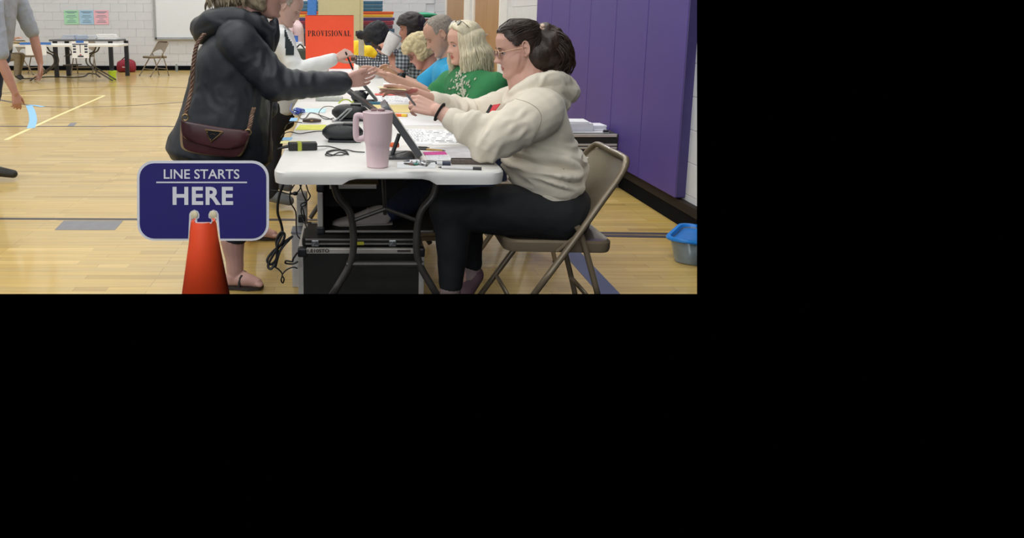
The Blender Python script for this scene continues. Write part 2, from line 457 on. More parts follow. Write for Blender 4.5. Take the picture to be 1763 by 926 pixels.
# made-up windows behind the camera, added as fill for camera-facing surfaces
for i, x in enumerate((-7.2, -3.6, 0.0)):
    wdw = tag(obj('fill_window_%d' % (i + 1), boxbm(x, FRONT_Y + .02, 3.6, 2.9, .06, 2.5), m_frame), kind='structure')
    for r_ in range(2):
        for c_ in range(3): obj('pane', boxbm(x - .93 + .93 * c_, FRONT_Y + .055, 3.0 + 1.2 * r_, .86, .02, 1.1), m_lamp, wdw)
    ld = bpy.data.lights.new('front_fill', 'AREA'); ld.shape = 'RECTANGLE'; ld.size = 2.7; ld.size_y = 2.3; ld.energy = FILL_W; ld.color = (.93, .97, 1)
    lo = bpy.data.objects.new('front_fill', ld); C.objects.link(lo); lo.location = (x, FRONT_Y + .1, 3.6); lo.rotation_euler = (R(90), 0, 0)

# ================================================================== FURNITURE
m_tan = mat('tan_enamel', '82745F', .32, metal=.25, var=.06, nscale=6, coat=.3)
m_foot = mat('rubber_foot', '5A544A', .7)
def folding_chair(label, loc, rz):
    """faces -X; origin on the floor under the seat"""
    t = thing('folding_chair', label, 'chair', loc, rz)
    W = .215
    # backrest: curved pressed steel panel, wider at the top, in the plane of the front tubes
    def fp(s, y):   # a point on the tilted front-leg frame, s = height
        return Vector((.235 - (.75 - s) * .66 if s > .0 else -.26, y, s))
    bm = bmesh.new()
    rows = 9; cols = 12; zt, zb = .745, .545
    for side in (0, 1):
        g = []
        for i in range(rows + 1):
            a = i / rows; row = []
            for j in range(cols + 1):
                b = j / cols * 2 - 1
                top = zt - .035 * max(0, abs(b) - .55) ** 1.5 * 3.3
                bot = zb - .045 * (abs(b) ** 3) + .03 * (1 - b * b) * 0 + (.035 * (1 - abs(b)) if True else 0)
                z = bot + (top - bot) * a
                p = fp(z, b * W)
                p.x += .02 * (1 - b * b) + (.006 if side else 0)
                row.append(bm.verts.new(p))
            g.append(row)
        for i in range(rows):
            for j in range(cols):
                f = (g[i][j], g[i][j + 1], g[i + 1][j + 1], g[i + 1][j]); bm.faces.new(f if side else f[::-1])
    obj('backrest', bm, m_tan, t, True)
    # seat pan
    bm = bmesh.new()
    out = rrect(-.21, .20, -.195, .195, .05, 5)
    rings = []
    for dz, inset in ((.395, .004), (.405, 0), (.432, 0), (.440, .012), (.434, .03)):
        rings.append([Vector((x * (1 - inset * 4), y * (1 - inset * 4) * (1.0 if x > 0 else .97), dz + .012 * (-x))) for x, y in out])
    loft(bm, rings)
    obj('seat', bm, m_tan, t, True)
    for s in (-1, 1):
        bm = bmesh.new()
        pts = [fp(.0, s * (W + .015)), fp(.40, s * (W + .012)), fp(.60, s * (W + .006)), fp(.70, s * (W)), fp(.742, s * (W - .03)), fp(.752, s * (W - .08)), fp(.752, 0)]
        pts[0] = Vector((.235 - .75 * .66, s * (W + .015), .012))
        tube(bm, pts, .0125, 10, k=5)
        l = obj('leg', bm, m_tan, t, True)
        bm = bmesh.new(); ell(bm, pts[0] + Vector((0, 0, .006)), (.017, .017, .014)); obj('foot_cap', bm, m_foot, l, True)
        bm = bmesh.new()
        pts = [Vector((.055, s * (W - .012), .50)), Vector((.085, s * (W - .012), .43)), Vector((.15, s * (W - .012), .22)), Vector((.205, s * (W - .012), .012))]
        tube(bm, pts, .0115, 10, k=4)
        l = obj('leg', bm, m_tan, t, True)
        bm = bmesh.new(); ell(bm, pts[-1] + Vector((0, 0, .006)), (.016, .016, .014)); obj('foot_cap', bm, m_foot, l, True)
        bm = bmesh.new()   # the brace that links seat and leg
        tube(bm, [Vector((-.02, s * (W - .004), .405)), Vector((.06, s * (W - .004), .475)), Vector((.07, s * (W - .004), .49))], .006, 6)
        obj('side_link', bm, m_tan, t, True)
    bm = bmesh.new(); tube(bm, [(-.135, -W, .16), (-.135, W, .16)], .009, 8); a = fp(.16, 0).x
    bmesh.ops.translate(bm, vec=(a + .135, 0, 0), verts=bm.verts[:]); obj('stretcher', bm, m_tan, t, True)
    bm = bmesh.new(); tube(bm, [(.165, -W, .16), (.165, W, .16)], .009, 8); obj('stretcher', bm, m_tan, t, True)
    return t
CH_Y = 2.96
chair1 = folding_chair('tan metal folding chair under the woman in the cream hoodie', (.80, CH_Y, 0), 0)

m_tw = mat('table_plastic', 'E4E3DE', .42, var=.03, bump=.15, bscale=400, dist=.0006)
m_tleg = mat('table_leg_grey', '4B4845', .4, metal=.3)
TZ = .745
def folding_table(label, x0, x1, y0, y1, z=TZ, detail=True):
    cx, cy = (x0 + x1) / 2, (y0 + y1) / 2; wx, wy = (x1 - x0) / 2, (y1 - y0) / 2
    t = thing('folding_table', label, 'table', (cx, cy, 0))
    bm = bmesh.new()
    out = rrect(-wx, wx, -wy, wy, .06, 6)
    def sk(x, y):      # depth of the skirt, with the hand recess in the middle of each short end
        d = .046
        q = abs(x / wx)
        if abs(y) > wy - .07 and wx < wy:
            d = .026 if q < .33 else (.046 if q > .40 else .026 + (q - .33) / .07 * .02)
        return d
    dense = []
    for i in range(len(out)):
        a, b = Vector(out[i]), Vector(out[(i + 1) % len(out)])
        n = max(1, int((b - a).length / .025))
        for j in range(n): dense.append(a + (b - a) * j / n)
    def off(p, d): return Vector((p.x * (1 - d / wx), p.y * (1 - d / wy), 0))
    rings = []
    rings.append([Vector((off(p, .02).x, off(p, .02).y, z - .022)) for p in dense])
    rings.append([Vector((off(p, .018).x, off(p, .018).y, z - sk(p.x, p.y) + .001)) for p in dense])
    rings.append([Vector((off(p, .003).x, off(p, .003).y, z - sk(p.x, p.y))) for p in dense])
    rings.append([Vector((p.x, p.y, z - .022)) for p in dense])
    rings.append([Vector((off(p, .001).x, off(p, .001).y, z - .006)) for p in dense])
    rings.append([Vector((off(p, .006).x, off(p, .006).y, z)) for p in dense])
    loft(bm, rings)
    obj('tabletop', bm, m_tw, t, True)
    for s in (-1, 1):
        yy = s * (wy - .27)
        fr = obj('leg_frame', boxbm(0, yy, z - .035, wx * 1.5, .03, .022), m_tleg, t)
        for q in (-1, 1):
            bm = bmesh.new()
            k = wx / .38
            tube(bm, [(q * .195 * k, yy, z - .03), (q * .175 * k, yy, .60), (q * .125 * k, yy, .52), (q * .118 * k, yy, .36), (q * .17 * k, yy, .24), (q * .30 * k, yy, .015)], .0145, 10, k=5)
            obj('leg', bm, m_tleg, t, True)
        bm = bmesh.new(); tube(bm, [(-.15, yy, .325), (.15, yy, .325)], .012, 8); obj('crossbar', bm, m_tleg, t, True)
        bm = bmesh.new(); tube(bm, [(0, yy - s * .30, z - .03), (0, yy - s * .02, .52)], .008, 8); obj('brace', bm, m_tleg, t, True)
        for q in (-1, 1):
            bm = bmesh.new(); tube(bm, [(0, yy, .545), (q * .12, yy, .50)], .008, 8); obj('brace', bm, m_tleg, t, True)
    return t
TX0, TX1, TY0 = -.262, .545, 2.575
table1 = folding_table('white folding table nearest the camera with the pink tumbler on it', TX0, TX1, TY0, TY0 + 1.83)
table2 = folding_table('white folding table second in the row, under the man in the blue polo', TX0 - .07, TX1 - .03, TY0 + 1.85, TY0 + 3.68)
table3 = folding_table('white folding table third in the row, reaching to the orange provisional sign', TX0 - .13, TX1 - .06, TY0 + 3.70, TY0 + 5.53)
table4 = folding_table('white folding table last in the row behind the orange provisional sign', TX0 - .19, TX1 - .09, TY0 + 5.55, TY0 + 7.38)

# ================================================================== CONE + SIGN
m_cone = mat('orange_cone_vinyl', 'FF5226', .6, var=.06, nscale=4)
CY0 = 2.13
cb = P(350, 380, CY0); cX = cb.x
cone = thing('traffic_cone', 'orange traffic cone holding the blue line sign', 'cone', (cX, CY0, 0))
bm = bmesh.new()
ctop = P(350, 379, CY0).z
lathe(bm, [(.132, .03), (.118, .06), (.036 + .16 * (ctop - .1), .1 - .0), (.036 + .5 * .152 * (ctop - .1), (ctop + .1) / 2), (.041, ctop - .05), (.0375, ctop - .012), (.0335, ctop), (.026, ctop - .004), (.028, ctop - .05)], 40)
obj('cone_body', bm, m_cone, cone, True)
bm = bmesh.new(); prism(bm, [(x, y, 0) for x, y in rrect(-.18, .18, -.18, .18, .04)], (0, 0, 1), .03); obj('cone_base', bm, m_cone, cone)

m_sb = mat('sign_navy', '1B1168', .55, spec=.3, var=.06); m_sw = mat('sign_white', 'D8D8DE', .5, var=.03)
SY = CY0 - .015
sign = thing('cone_sign', 'navy blue sign reading LINE STARTS HERE clipped on top of the orange cone', 'sign', (P(350, 345, SY).x, SY, P(350, 345, SY).z))
so = sign.location.copy()
k = 1 / (F / (P(350, 345, SY) - Vector((0, 0, H))).dot(Vector((0, cos(TH), -sin(TH)))))   # metres per pixel there
# the panel leans back a little, square to the view
def sgn(px, py, d=0.0): return Vector(((px - 348) * k, d, -(py - 344) * k))
def sign_outline(x0, x1, y0, y1, r, slot0, slot1, slottop, jaw):
    """rounded plate with a slot cut from below for the cone; returned clockwise from slot right"""
    pts = []
    def arc(cx, cy, rr, a0, a1, n=7):
        return [(cx + rr * cos(R(a0 + (a1 - a0) * i / n)), cy - rr * sin(R(a0 + (a1 - a0) * i / n))) for i in range(n + 1)]
    pts += [(slot1[1], y1)]
    pts += arc(x1 - r, y1 - r, r, -90, 0); pts += arc(x1 - r, y0 + r, r, 0, 90)
    pts += arc(x0 + r, y0 + r, r, 90, 180); pts += arc(x0 + r, y1 - r, r, 180, 270)
    pts += [(slot0[1], y1)]
    pts += [(slot0[0], slottop + 13)] + [(slot0[0] + jaw - jaw * cos(R(a)), slottop + 9 - 9 * sin(R(a))) for a in (20, 50, 90, 130, 165)]
    pts += [(slot0[0] + 2 * jaw, slottop + 12), (slot0[0] + 1.3 * jaw, slottop + 17), (slot0[0] + 1.8 * jaw, slottop + 22)]
    pts += [(slot1[0] - 1.8 * jaw, slottop + 22), (slot1[0] - 1.3 * jaw, slottop + 17), (slot1[0] - 2 * jaw, slottop + 12)]
    pts += [(slot1[0] - jaw - jaw * cos(R(a)), slottop + 9 - 9 * sin(R(a))) for a in (15, 50, 90, 130, 160)] + [(slot1[0], slottop + 13)]
    return pts
def plate(name, pts, d0, th, m):
    bm = bmesh.new(); vs = [bm.verts.new(sgn(x, y, d0)) for x, y in pts]
    f = bm.faces.new(vs); 
    r = bmesh.ops.extrude_face_region(bm, geom=[f]); bmesh.ops.translate(bm, vec=(0, th, 0), verts=[v for v in r['geom'] if isinstance(v, bmesh.types.BMVert)])
    bmesh.ops.triangulate(bm, faces=[f for f in bm.faces if len(f.verts) > 4])
    return obj(name, bm, m, sign)
wp = sign_outline(234, 461, 275.5, 413.5, 29, (327, 322), (370, 377), 362, 4.5)
plate('panel', wp, .0, .004, m_sw)
# navy field: plain rounded rectangle with a straight slot round the white hooks
def rr_navy():
    pts = []
    def arc(cx, cy, rr, a0, a1, n=7): return [(cx + rr * cos(R(a0 + (a1 - a0) * i / n)), cy - rr * sin(R(a0 + (a1 - a0) * i / n))) for i in range(n + 1)]
    x0, x1, y0, y1, r = 238.5, 456.5, 280, 409.5, 25
    pts += [(377, y1)] + arc(x1 - r, y1 - r, r, -90, 0) + arc(x1 - r, y0 + r, r, 0, 90) + arc(x0 + r, y0 + r, r, 90, 180) + arc(x0 + r, y1 - r, r, 180, 270) + [(321.5, y1)]
    pts += [(323.5, 372)] + [(332.5 - 9 * cos(R(a)), 369 - 9.5 * sin(R(a))) for a in (10, 45, 90, 135, 175)] + [(341, 374), (337.5, 376), (337.5, 378)]
    pts += [(361.5, 378), (361.5, 376), (357, 374)] + [(365.5 - 9 * cos(R(a)), 369 - 9.5 * sin(R(a))) for a in (5, 45, 90, 135, 170)] + [(374.5, 372)]
    return pts
plate('navy_field', rr_navy(), -.0016, .0014, m_sb)
plate('navy_field', [(337.5, 378), (361.5, 378), (361.5, 381), (337.5, 381)], -.0012, .001, m_sb)
for cx_, in ((332.5,), (365.0,)):
    bm = bmesh.new(); lathe(bm, [(6.2 * k, 0), (6.2 * k, .002), (5 * k, .003)], 16, M=Matrix.Translation(sgn(cx_, 368.5, -.002)) @ Matrix.Rotation(R(90), 4, 'X'))
    tag(obj('hook_knob', bm, mat('hook_cream', 'D8CBA8', .5), sign, True), 'cream knob at the end of the sign slot')
def sgntext(s, px, py, size_px, wpx, off, spc=1.0):
    me = text_mesh(s, size_px * k, off, 1.0, .0003, 'CENTER', spc)
    xs = [v.co.x for v in me.vertices]; ys = [v.co.y for v in me.vertices]
    me.transform(Matrix.Translation((-(max(xs) + min(xs)) / 2, -(max(ys) + min(ys)) / 2, 0)))
    me.transform(Matrix.Diagonal((wpx * k / (max(xs) - min(xs)), size_px * k / (max(ys) - min(ys)), 1, 1)))
    me.transform(Matrix.Translation(sgn(px, py, -.0022)) @ Matrix.Rotation(R(90), 4, 'X'))
    return link('lettering', me, m_sw, sign)
sgntext('LINE STARTS', 345.5, 298.5, 16.5, 130, .0003)
sgntext('HERE', 347.5, 336, 31, 104, .0016, 1.12)
plate('rule_line', [(267.5, 311.6), (423.5, 311.6), (423.5, 314), (267.5, 314)], -.0022, .0006, m_sw)
for ch in sign.children: pass
sign.rotation_euler = (-TH * 0.9, 0, 0)

# ================================================================== PEOPLE
SKIN = dict(rough=.5, var=.07, nscale=14, bump=.12, bscale=160, dist=.0008)
def orient(yaw, pitch=0.0, roll=0.0):
    """local x = forward, y = left, z = up; yaw 180 faces -X; pitch > 0 looks down"""
    return Matrix.Rotation(R(yaw), 3, 'Z') @ Matrix.Rotation(R(pitch), 3, 'Y') @ Matrix.Rotation(R(roll), 3, 'X')
HEADTAB = [(-.122, .066, .022, .018), (-.117, .080, .008, .030), (-.106, .088, -.012, .040), (-.092, .088, -.030, .048), (-.075, .084, -.050, .056),
           (-.055, .084, -.068, .062), (-.03, .084, -.082, .067), (0, .083, -.093, .071), (.03, .090, -.099, .074), (.06, .087, -.099, .0745),
           (.085, .072, -.087, .067), (.10, .054, -.069, .054), (.112, .026, -.038, .032), (.117, .004, -.01, .010)]
def head_pt(z, phi, ft):
    T = HEADTAB
    z0 = max(T[0][0], min(T[-1][0], z))
    for a, b in zip(T, T[1:]):
        if z0 <= b[0]: break
    t = (z0 - a[0]) / (b[0] - a[0])
    xf, xb, wd = (a[i] + (b[i] - a[i]) * t for i in (1, 2, 3))
    cx = (xf + xb) / 2 + .01; c, s = cos(phi), sin(phi)
    e = 2 / 2.25
    rx = (xf - cx) if c > 0 else (cx - xb)
    x = cx + rx * (abs(c) ** e) * (1 if c > 0 else -1); y = wd * (abs(s) ** e) * (1 if s > 0 else -1)
    if c > 0:
        g = lambda y0, z0, sy, sz: math.exp(-((abs(y) - y0) / sy) ** 2 - ((z - z0) / sz) ** 2)
        nose = ft.get('nose', 1.0)
        x += nose * (.020 * g(0, -.034, .013, .011) + .013 * g(0, -.020, .010, .018) + .007 * g(0, -.004, .009, .014))
        x += nose * .006 * g(.013, -.038, .008, .007)
        x += .0085 * g(0, -.061, .022, .0052) + .0085 * g(0, -.073, .020, .0055) - .003 * g(0, -.067, .026, .003)
        x -= .004 * g(0, -.086, .02, .006)
        x += ft.get('chin', 1.0) * .008 * g(0, -.102, .02, .011)
        x -= .011 * g(.031, .001, .014, .010)
        x += .005 * g(.028, .020, .022, .007)
        k = ft.get('cheek', 1.0)
        y += (1 if y > 0 else -1) * k * .004 * g(.055, -.045, .03, .025)
        x += k * .005 * g(.036, -.032, .018, .016)
        x += ft.get('smile', 0) * .004 * g(.03, -.058, .012, .012)
    return Vector((x, y, z))
def add_head(bm, c, M, s, ft, fine=True):
    zs = []
    z = -.122
    while z < .117:
        zs.append(z); z += .0035 if (z < .03) else .006
    zs.append(.1168)
    if not fine: zs = zs[::2] + ([zs[-1]] if len(zs) % 2 == 0 else [])
    seg = 72 if fine else 40
    phis = []
    for i in range(seg):
        a = i / seg * 2 - 1
        phis.append(pi * (0.55 * a + .45 * a ** 3) if fine else pi * a)
    rings = [[c + M @ (head_pt(z, p, ft) * s) for p in phis] for z in zs]
    loft(bm, rings)
    for sd in (-1, 1):       # ears
        for (dx, dz, rx, rz, ry) in ((-.012, -.002, .016, .030, .006), (-.010, -.026, .010, .012, .006)):
            ell(bm, c + M @ (Vector((dx, sd * .074, dz)) * s), (rx * s, ry * s, rz * s), M @ Matrix.Rotation(R(-sd * 22), 3, 'Z') @ Matrix.Rotation(R(-10), 3, 'Y'))
        pts = []
        for a in range(-60, 221, 20):
            pts.append(c + M @ (Vector((-.013 + .0165 * -sin(R(a - 90)) * -1 * .9, sd * .083, .002 + .029 * cos(R(a - 90)) * -1 * -1)) * s))
        tube(bm, pts, .0038 * s, 6, rnd=True)
def add_hand(bm, W, d, n, curls, spread=1.0, side=1, s=1.0, thumb=(.6, .6, .25), tcurl=.5):
    """W wrist, d toward the fingers, n palm normal, side picks the thumb side"""
    d = d.normalized(); n = (n - d * n.dot(d)).normalized(); t = d.cross(n) * side
    q = lambda a, b, c_: W + (d * a + t * b + n * c_) * s
    bmt = bmesh.new()
    for o0_, o1_, r0, r1 in ((.014, .030, .015, .0125), (.004, .010, .016, .0125), (-.006, -.010, .0155, .012), (-.014, -.027, .0135, .011)):
        tube(bm, [q(-.01, o0_ * .8, 0), q(.04, (o0_ + o1_) / 2, .002), q(.086, o1_, 0)], [r0 * s, (r0 + r1) / 2 * s * 1.05, r1 * s], 10, rnd=True)
    bmt.free()
    for i, (o, L, rr) in enumerate(((.030, .074, .0088), (.010, .082, .009), (-.010, .077, .0085), (-.028, .060, .0076))):
        cu = curls[i]
        p = q(.088 - (.006 if i == 3 else 0), o, 0); fan = (1.5 - i) * .09 * spread
        pts = [p]; ang = 0
        for seg_, fr in ((.43, .9), (.32, 1.1), (.25, .8)):
            ang += cu * fr
            dd = (d * cos(ang) + n * sin(ang)); dd = (dd + t * fan).normalized()
            pts.append(pts[-1] + dd * L * seg_ * s)
        tube(bm, pts, [rr * s, rr * .98 * s, rr * .9 * s, rr * .72 * s], 9, rnd=True)
    a = q(.018, .018, .006); td = (d * thumb[0] + t * thumb[1] + n * thumb[2]).normalized()
    td2 = (td + d * .6 * tcurl + n * .2 * tcurl - t * .3 * tcurl).normalized()
    td3 = (td2 + d * .5 * tcurl - t * .4 * tcurl).normalized()
    b = a + td * .044 * s; c_ = b + td2 * .034 * s; e = c_ + td3 * .026 * s
    tube(bm, [a, b, c_, e], [.0155 * s, .0120 * s, .0105 * s, .0085 * s], 10, rnd=True)
def limb(bm, pts, rads, k=6, seg=14, squash=1.0):
    tube(bm, pts, rads, seg, k=k, rnd=True, squash=squash)
def ringloft(bm, spec, seg=28, k=5):
    """spec: (centre, axis a, axis b); a and b are vectors; interpolated between rings"""
    cs = spline([s[0] for s in spec], k); As = spline([s[1] for s in spec], k); Bs = spline([s[2] for s in spec], k)
    rings = []
    def se(x): return math.copysign(abs(x) ** .9, x)
    for c, a, b in zip(cs, As, Bs):
        rings.append([c + a * se(cos(2 * pi * i / seg)) + b * se(sin(2 * pi * i / seg)) for i in range(seg)])
    # round ends
    c, a, b = cs[0], As[0], Bs[0]; d = (cs[0] - cs[1]).normalized()
    pre = [[c + d * min(a.length, b.length) * .35 * sin(t) + a * cos(t) * se(cos(2 * pi * i / seg)) + b * cos(t) * se(sin(2 * pi * i / seg)) for i in range(seg)] for t in (1.35, .9, .45)]
    c, a, b = cs[-1], As[-1], Bs[-1]; d = (cs[-1] - cs[-2]).normalized()
    post = [[c + d * min(a.length, b.length) * .35 * sin(t) + a * cos(t) * se(cos(2 * pi * i / seg)) + b * cos(t) * se(sin(2 * pi * i / seg)) for i in range(seg)] for t in (.45, .9, 1.35)]
    loft(bm, pre + rings + post)
def V(*a): return Vector(a)
def shell(name, bm, m, root, voxel=.007, smooth=5, fold=None):
    me = remeshed(bm, voxel, smooth)
    if fold:
        for f in (fold if isinstance(fold, list) else [fold]): displace(me, f)
    return link(name, me, m, root)
def rel(root):
    """after building in world space, move the children under the root's frame"""
    inv = Matrix.Translation(-Vector(root.location))
    done = set()
    for o in root.children_recursive:
        if o.data is not None and o.data.name not in done and o.parent == root or (o.parent is not None and o.parent is not root and o.data.name not in done):
            done.add(o.data.name); o.data.transform(inv)
    return root
def locks(name, root, m, c, M, s, strands, r=.005, seg=5, cap=None):
    """hair: a scalp cap plus many tapering locks; strands: lists of local points"""
    bm = bmesh.new()
    for pts in strands:
        rr = r * random.uniform(.7, 1.25)
        tube(bm, [c + M @ (Vector(p) * s) for p in pts], [rr * .8, rr, rr * .95, rr * .25], seg, k=4)
    return tag(obj(name, bm, m, root, True), kind='stuff')
def shortcap(name, root, m, c, M, s, test, g=.004):
    bm = bmesh.new(); seg = 90; zs = [-.10 + .004 * i for i in range(55)]; zs = [z for z in zs if z < .116] + [.1168]
    grid = [[head_pt(z, 2 * pi * j / seg - pi, {}) for j in range(seg)] for z in zs]; vs = {}
    def vv(i, j, k):
        if (i, j, k) not in vs:
            p0 = grid[i][j]; d = V(p0.x, p0.y, p0.z * .6).normalized(); gg = g * (1 + .5 * noise.noise(p0 * 60)) if k else -.004
            vs[(i, j, k)] = bm.verts.new(c + M @ ((p0 + d * gg) * s))
        return vs[(i, j, k)]
    cells = {(i, j) for i in range(len(zs) - 1) for j in range(seg) if test((grid[i][j] + grid[i + 1][(j + 1) % seg]) / 2 + noise.noise_vector(grid[i][j] * 45) * .004)}
    for i, j in cells:
        j2 = (j + 1) % seg; bm.faces.new((vv(i, j, 1), vv(i, j2, 1), vv(i + 1, j2, 1), vv(i + 1, j, 1)))
        for (ni, nj, a, b_) in ((i, (j - 1) % seg, (i, j), (i + 1, j)), (i, j2, (i, j2), (i + 1, j2)), (i - 1, j, (i, j), (i, j2)), (i + 1, j, (i + 1, j), (i + 1, j2))):
            if (ni, nj) not in cells: bm.faces.new((vv(*a, 1), vv(*b_, 1), vv(*b_, 0), vv(*a, 0)))
    if all((len(zs) - 2, j) in cells for j in range(0, seg, 9)): bm.faces.new([vv(len(zs) - 1, j, 1) for j in range(seg)])
    return obj(name, bm, m, root, True)
def capmesh(name, root, m, c, M, s, test, grow=.008, voxel=.005, extra=None, fold=None):
    """close-fitting hair volume: the part of the head surface where test(local point) is true, pushed outwards"""
    bm = bmesh.new()
    seg, zs = 48, [-.10 + .0065 * i for i in range(34)]
    zs = [z for z in zs if z < .115] + [.1165]
    for i in range(len(zs) - 1):
        for j in range(seg):
            p0 = head_pt((zs[i] + zs[i + 1]) / 2, 2 * pi * (j + .5) / seg - pi, {})
            if not test(p0): continue
            g = grow(p0) if callable(grow) else grow
            qd = Vector((p0.x, p0.y, p0.z * .6)).normalized()
            ell(bm, c + M @ ((p0 + qd * g * .4) * s), (g * s * 1.05, g * s * 1.05, g * s * 1.05), None, 6, 4)
    if extra: extra(bm)
    me = remeshed(bm, voxel, 5)
    if fold: displace(me, fold)
    return link(name, me, m, root)
def paint(me, m2, test):
    me.materials.append(m2); k = len(me.materials) - 1
    for p in me.polygons:
        if test(p.center): p.material_index = k
def eyes(root, c, M, s, iris='4A3B2E', closed=True, m_skin=None, brow='6A5340'):
    for sd in (-1, 1):
        q = lambda x, y, z: c + M @ (V(x, sd * y, z) * s)
        if not closed:
            bm = bmesh.new(); ell(bm, q(.0665, .031, -.001), (.0118 * s,) * 3, None, 16, 12)
            e = obj('eye', bm, mat('eye_white', 'B9AFAA', .25, var=.02), root, True)
            bm = bmesh.new(); ell(bm, q(.0735, .0315, -.0015), (.0062 * s,) * 3, None, 12, 8)
            obj('iris', bm, mat('iris_' + iris, iris, .2, var=.1), e, True)
        bm = bmesh.new()    # lids: a soft roll above and below
        zc = .0045 if not closed else -.001
        tube(bm, [q(.071, .017, zc - .003), q(.0765, .024, zc + .003), q(.0765, .034, zc + .0035), q(.069, .044, zc - .002)], [.002 * s, .0046 * s, .0046 * s, .002 * s], 8, k=3, rnd=True)
        if closed: tube(bm, [q(.070, .018, -.008), q(.0745, .030, -.0085), q(.067, .043, -.007)], [.002 * s, .004 * s, .002 * s], 8, k=3, rnd=True)
        obj('eyelid', bm, m_skin, root, True)
        bm = bmesh.new()    # lashes
        tube(bm, [q(.075, .018, zc - .004), q(.081, .030, zc - .0045), q(.074, .045, zc - .0035)], [.0006 * s, .0013 * s, .0006 * s], 5, k=3)
        obj('eyelashes', bm, mat('lash_dark', '241C1A', .8), root, True)
        bm = bmesh.new()
        tube(bm, [q(.0865, .014, .018), q(.089, .028, .023), q(.0785, .047, .019)], [.0016 * s, .0026 * s, .001 * s], 6, k=4, rnd=True)
        obj('eyebrow', bm, mat('brow_' + brow, brow, .9), root, True)
def lipfn(c, M, s):
    inv = M.transposed()
    def f(p):
        q = inv @ (p - c) / s
        return abs(q.y) < .024 and -.0795 < q.z < -.0565 and q.x > .078 and abs(q.z + .067) < .012 * (1 - (abs(q.y) / .026) ** 2)
    return f

# ------------------------------------------------------------------ the woman in the cream hoodie
m_skin1 = mat('skin_a', 'D6A896', **SKIN); m_lip1 = mat('lip_a', 'B0685F', .4, var=.05)
m_cream = mat('cream_fleece', 'D9D0BE', .92, var=.04, nscale=9, bump=.25, bscale=420, dist=.0012, sheen=.3)
wrinkle(m_cream, 3.2, .012, .55, (1, 1, 1.7))
m_black = mat('black_leggings', '101216', .8, var=.2, bump=.2, bscale=300, dist=.001)
m_dhair = mat('dark_brown_hair', '33261F', .5, var=.45, nscale=30, stretch=(1, 1, 1), bump=.5, bscale=120)
Y1 = 2.96
w1 = thing('person', 'seated woman in a cream hoodie with dark hair up and glasses, handing over a card', 'person', (.80, Y1, 0))
c1 = P(893, 83, Y1); M1 = orient(180, 14); s1 = .90
def hjoin(bm, c, M, s, base, r=.052):
    limb(bm, [base, c + M @ (V(-.03, 0, -.085) * s), c + M @ (V(-.012, 0, -.03) * s)], [r * 1.25, r, r], k=5)
sh_n = P(928, 188, Y1 - .18); el_n = P(842, 241, Y1 - .24); wr_n = P(752, 190, Y1 - .17)
sh_f = P(905, 172, Y1 + .18); el_f = P(815, 205, Y1 + .22); wr_f = P(712, 161, Y1 + .03)
neck1 = P(912, 158, Y1); pel1 = P(955, 355, Y1)
bm = bmesh.new()
add_head(bm, c1, M1, s1, dict(nose=1.2, cheek=1.8, chin=.5)); hjoin(bm, c1, M1, s1, neck1, .056)
limb(bm, [c1 + M1 @ V(.03, 0, -.09), neck1 + V(-.03, 0, .01)], [.04, .05])
limb(bm, [neck1, P(930, 260, Y1), pel1], [.06, .10, .10])
for a, b, c_ in ((sh_n, el_n, wr_n), (sh_f, el_f, wr_f)):
    limb(bm, [neck1 + V(0, 0, -.04), a], [.05, .04]); limb(bm, [a, b], [.045, .040]); limb(bm, [b, b.lerp(c_, .45), c_], [.040, .041, .027], squash=.95)
kn_n = P(772, 362, Y1 - .12); an_n = P(776, 487, Y1 - .12); kn_f = P(790, 368, Y1 + .12); an_f = P(812, 452, Y1 + .14)
for k_, a_ in ((kn_n, an_n), (kn_f, an_f)):
    limb(bm, [pel1, k_], [.06, .05]); limb(bm, [k_, a_], [.05, .038])
limb(bm, [an_n, an_n + V(-.01, 0, -.15)], [.036, .034]); limb(bm, [an_f, an_f + V(-.03, 0, -.06)], [.036, .034])
add_hand(bm, wr_n, P(706, 176, Y1 - .15) - wr_n, V(-.35, .85, -.3), (.75, .85, .95, 1.0), .3, -1, .92, (.7, .35, .55), .8)
add_hand(bm, wr_f, P(672, 152, Y1 - .01) - wr_f, V(.1, -.45, -.85), (.10, .16, .22, .3), .3, 1, .92, (1, .12, -.1), .3)
me = remeshed(bm, .0032, 4); paint(me, m_lip1, lipfn(c1, M1, s1))
me.materials.clear(); me.materials.append(m_skin1); me.materials.append(m_lip1)
for p in me.polygons: p.material_index = 1 if lipfn(c1, M1, s1)(p.center) else 0
link('body', me, None, w1)
eyes(w1, c1, M1, s1, '4A3B2E', False, m_skin=m_skin1, brow='3A2A22')
# hoodie
bm = bmesh.new()
ax = lambda a, yaw=0: V(a, 0, 0)
ringloft(bm, [(P(942, 320, Y1), V(.128, 0, .006), V(0, .185, 0)), (P(937, 285, Y1), V(.145, 0, 0), V(0, .195, 0)), (P(925, 240, Y1), V(.125, 0, .02), V(0, .185, 0)),
              (P(918, 205, Y1), V(.115, 0, .03), V(0, .195, 0)), (P(922, 175, Y1), V(.095, 0, .03), V(0, .185, 0)), (P(918, 158, Y1), V(.07, 0, .02), V(0, .11, 0))])
lw = lambda a, b, t: a.lerp(b, t)
for a, b, c_, sg in ((sh_n, el_n, wr_n, -1), (sh_f, el_f, wr_f, 1)):
    limb(bm, [lw(neck1, a, .3) + V(.02, 0, -.05), a + V(0, 0, -.012), lw(a, b, .5) + V(0, 0, -.01), b], [.07, .088, .080, .075], seg=18)
    limb(bm, [b, lw(b, c_, .25), lw(b, c_, .55)], [.074, .066, .050], seg=18)
    limb(bm, [lw(b, c_, .5), lw(b, c_, .62)], [.046, .043], seg=18)
inv_el = [el_n, el_f]
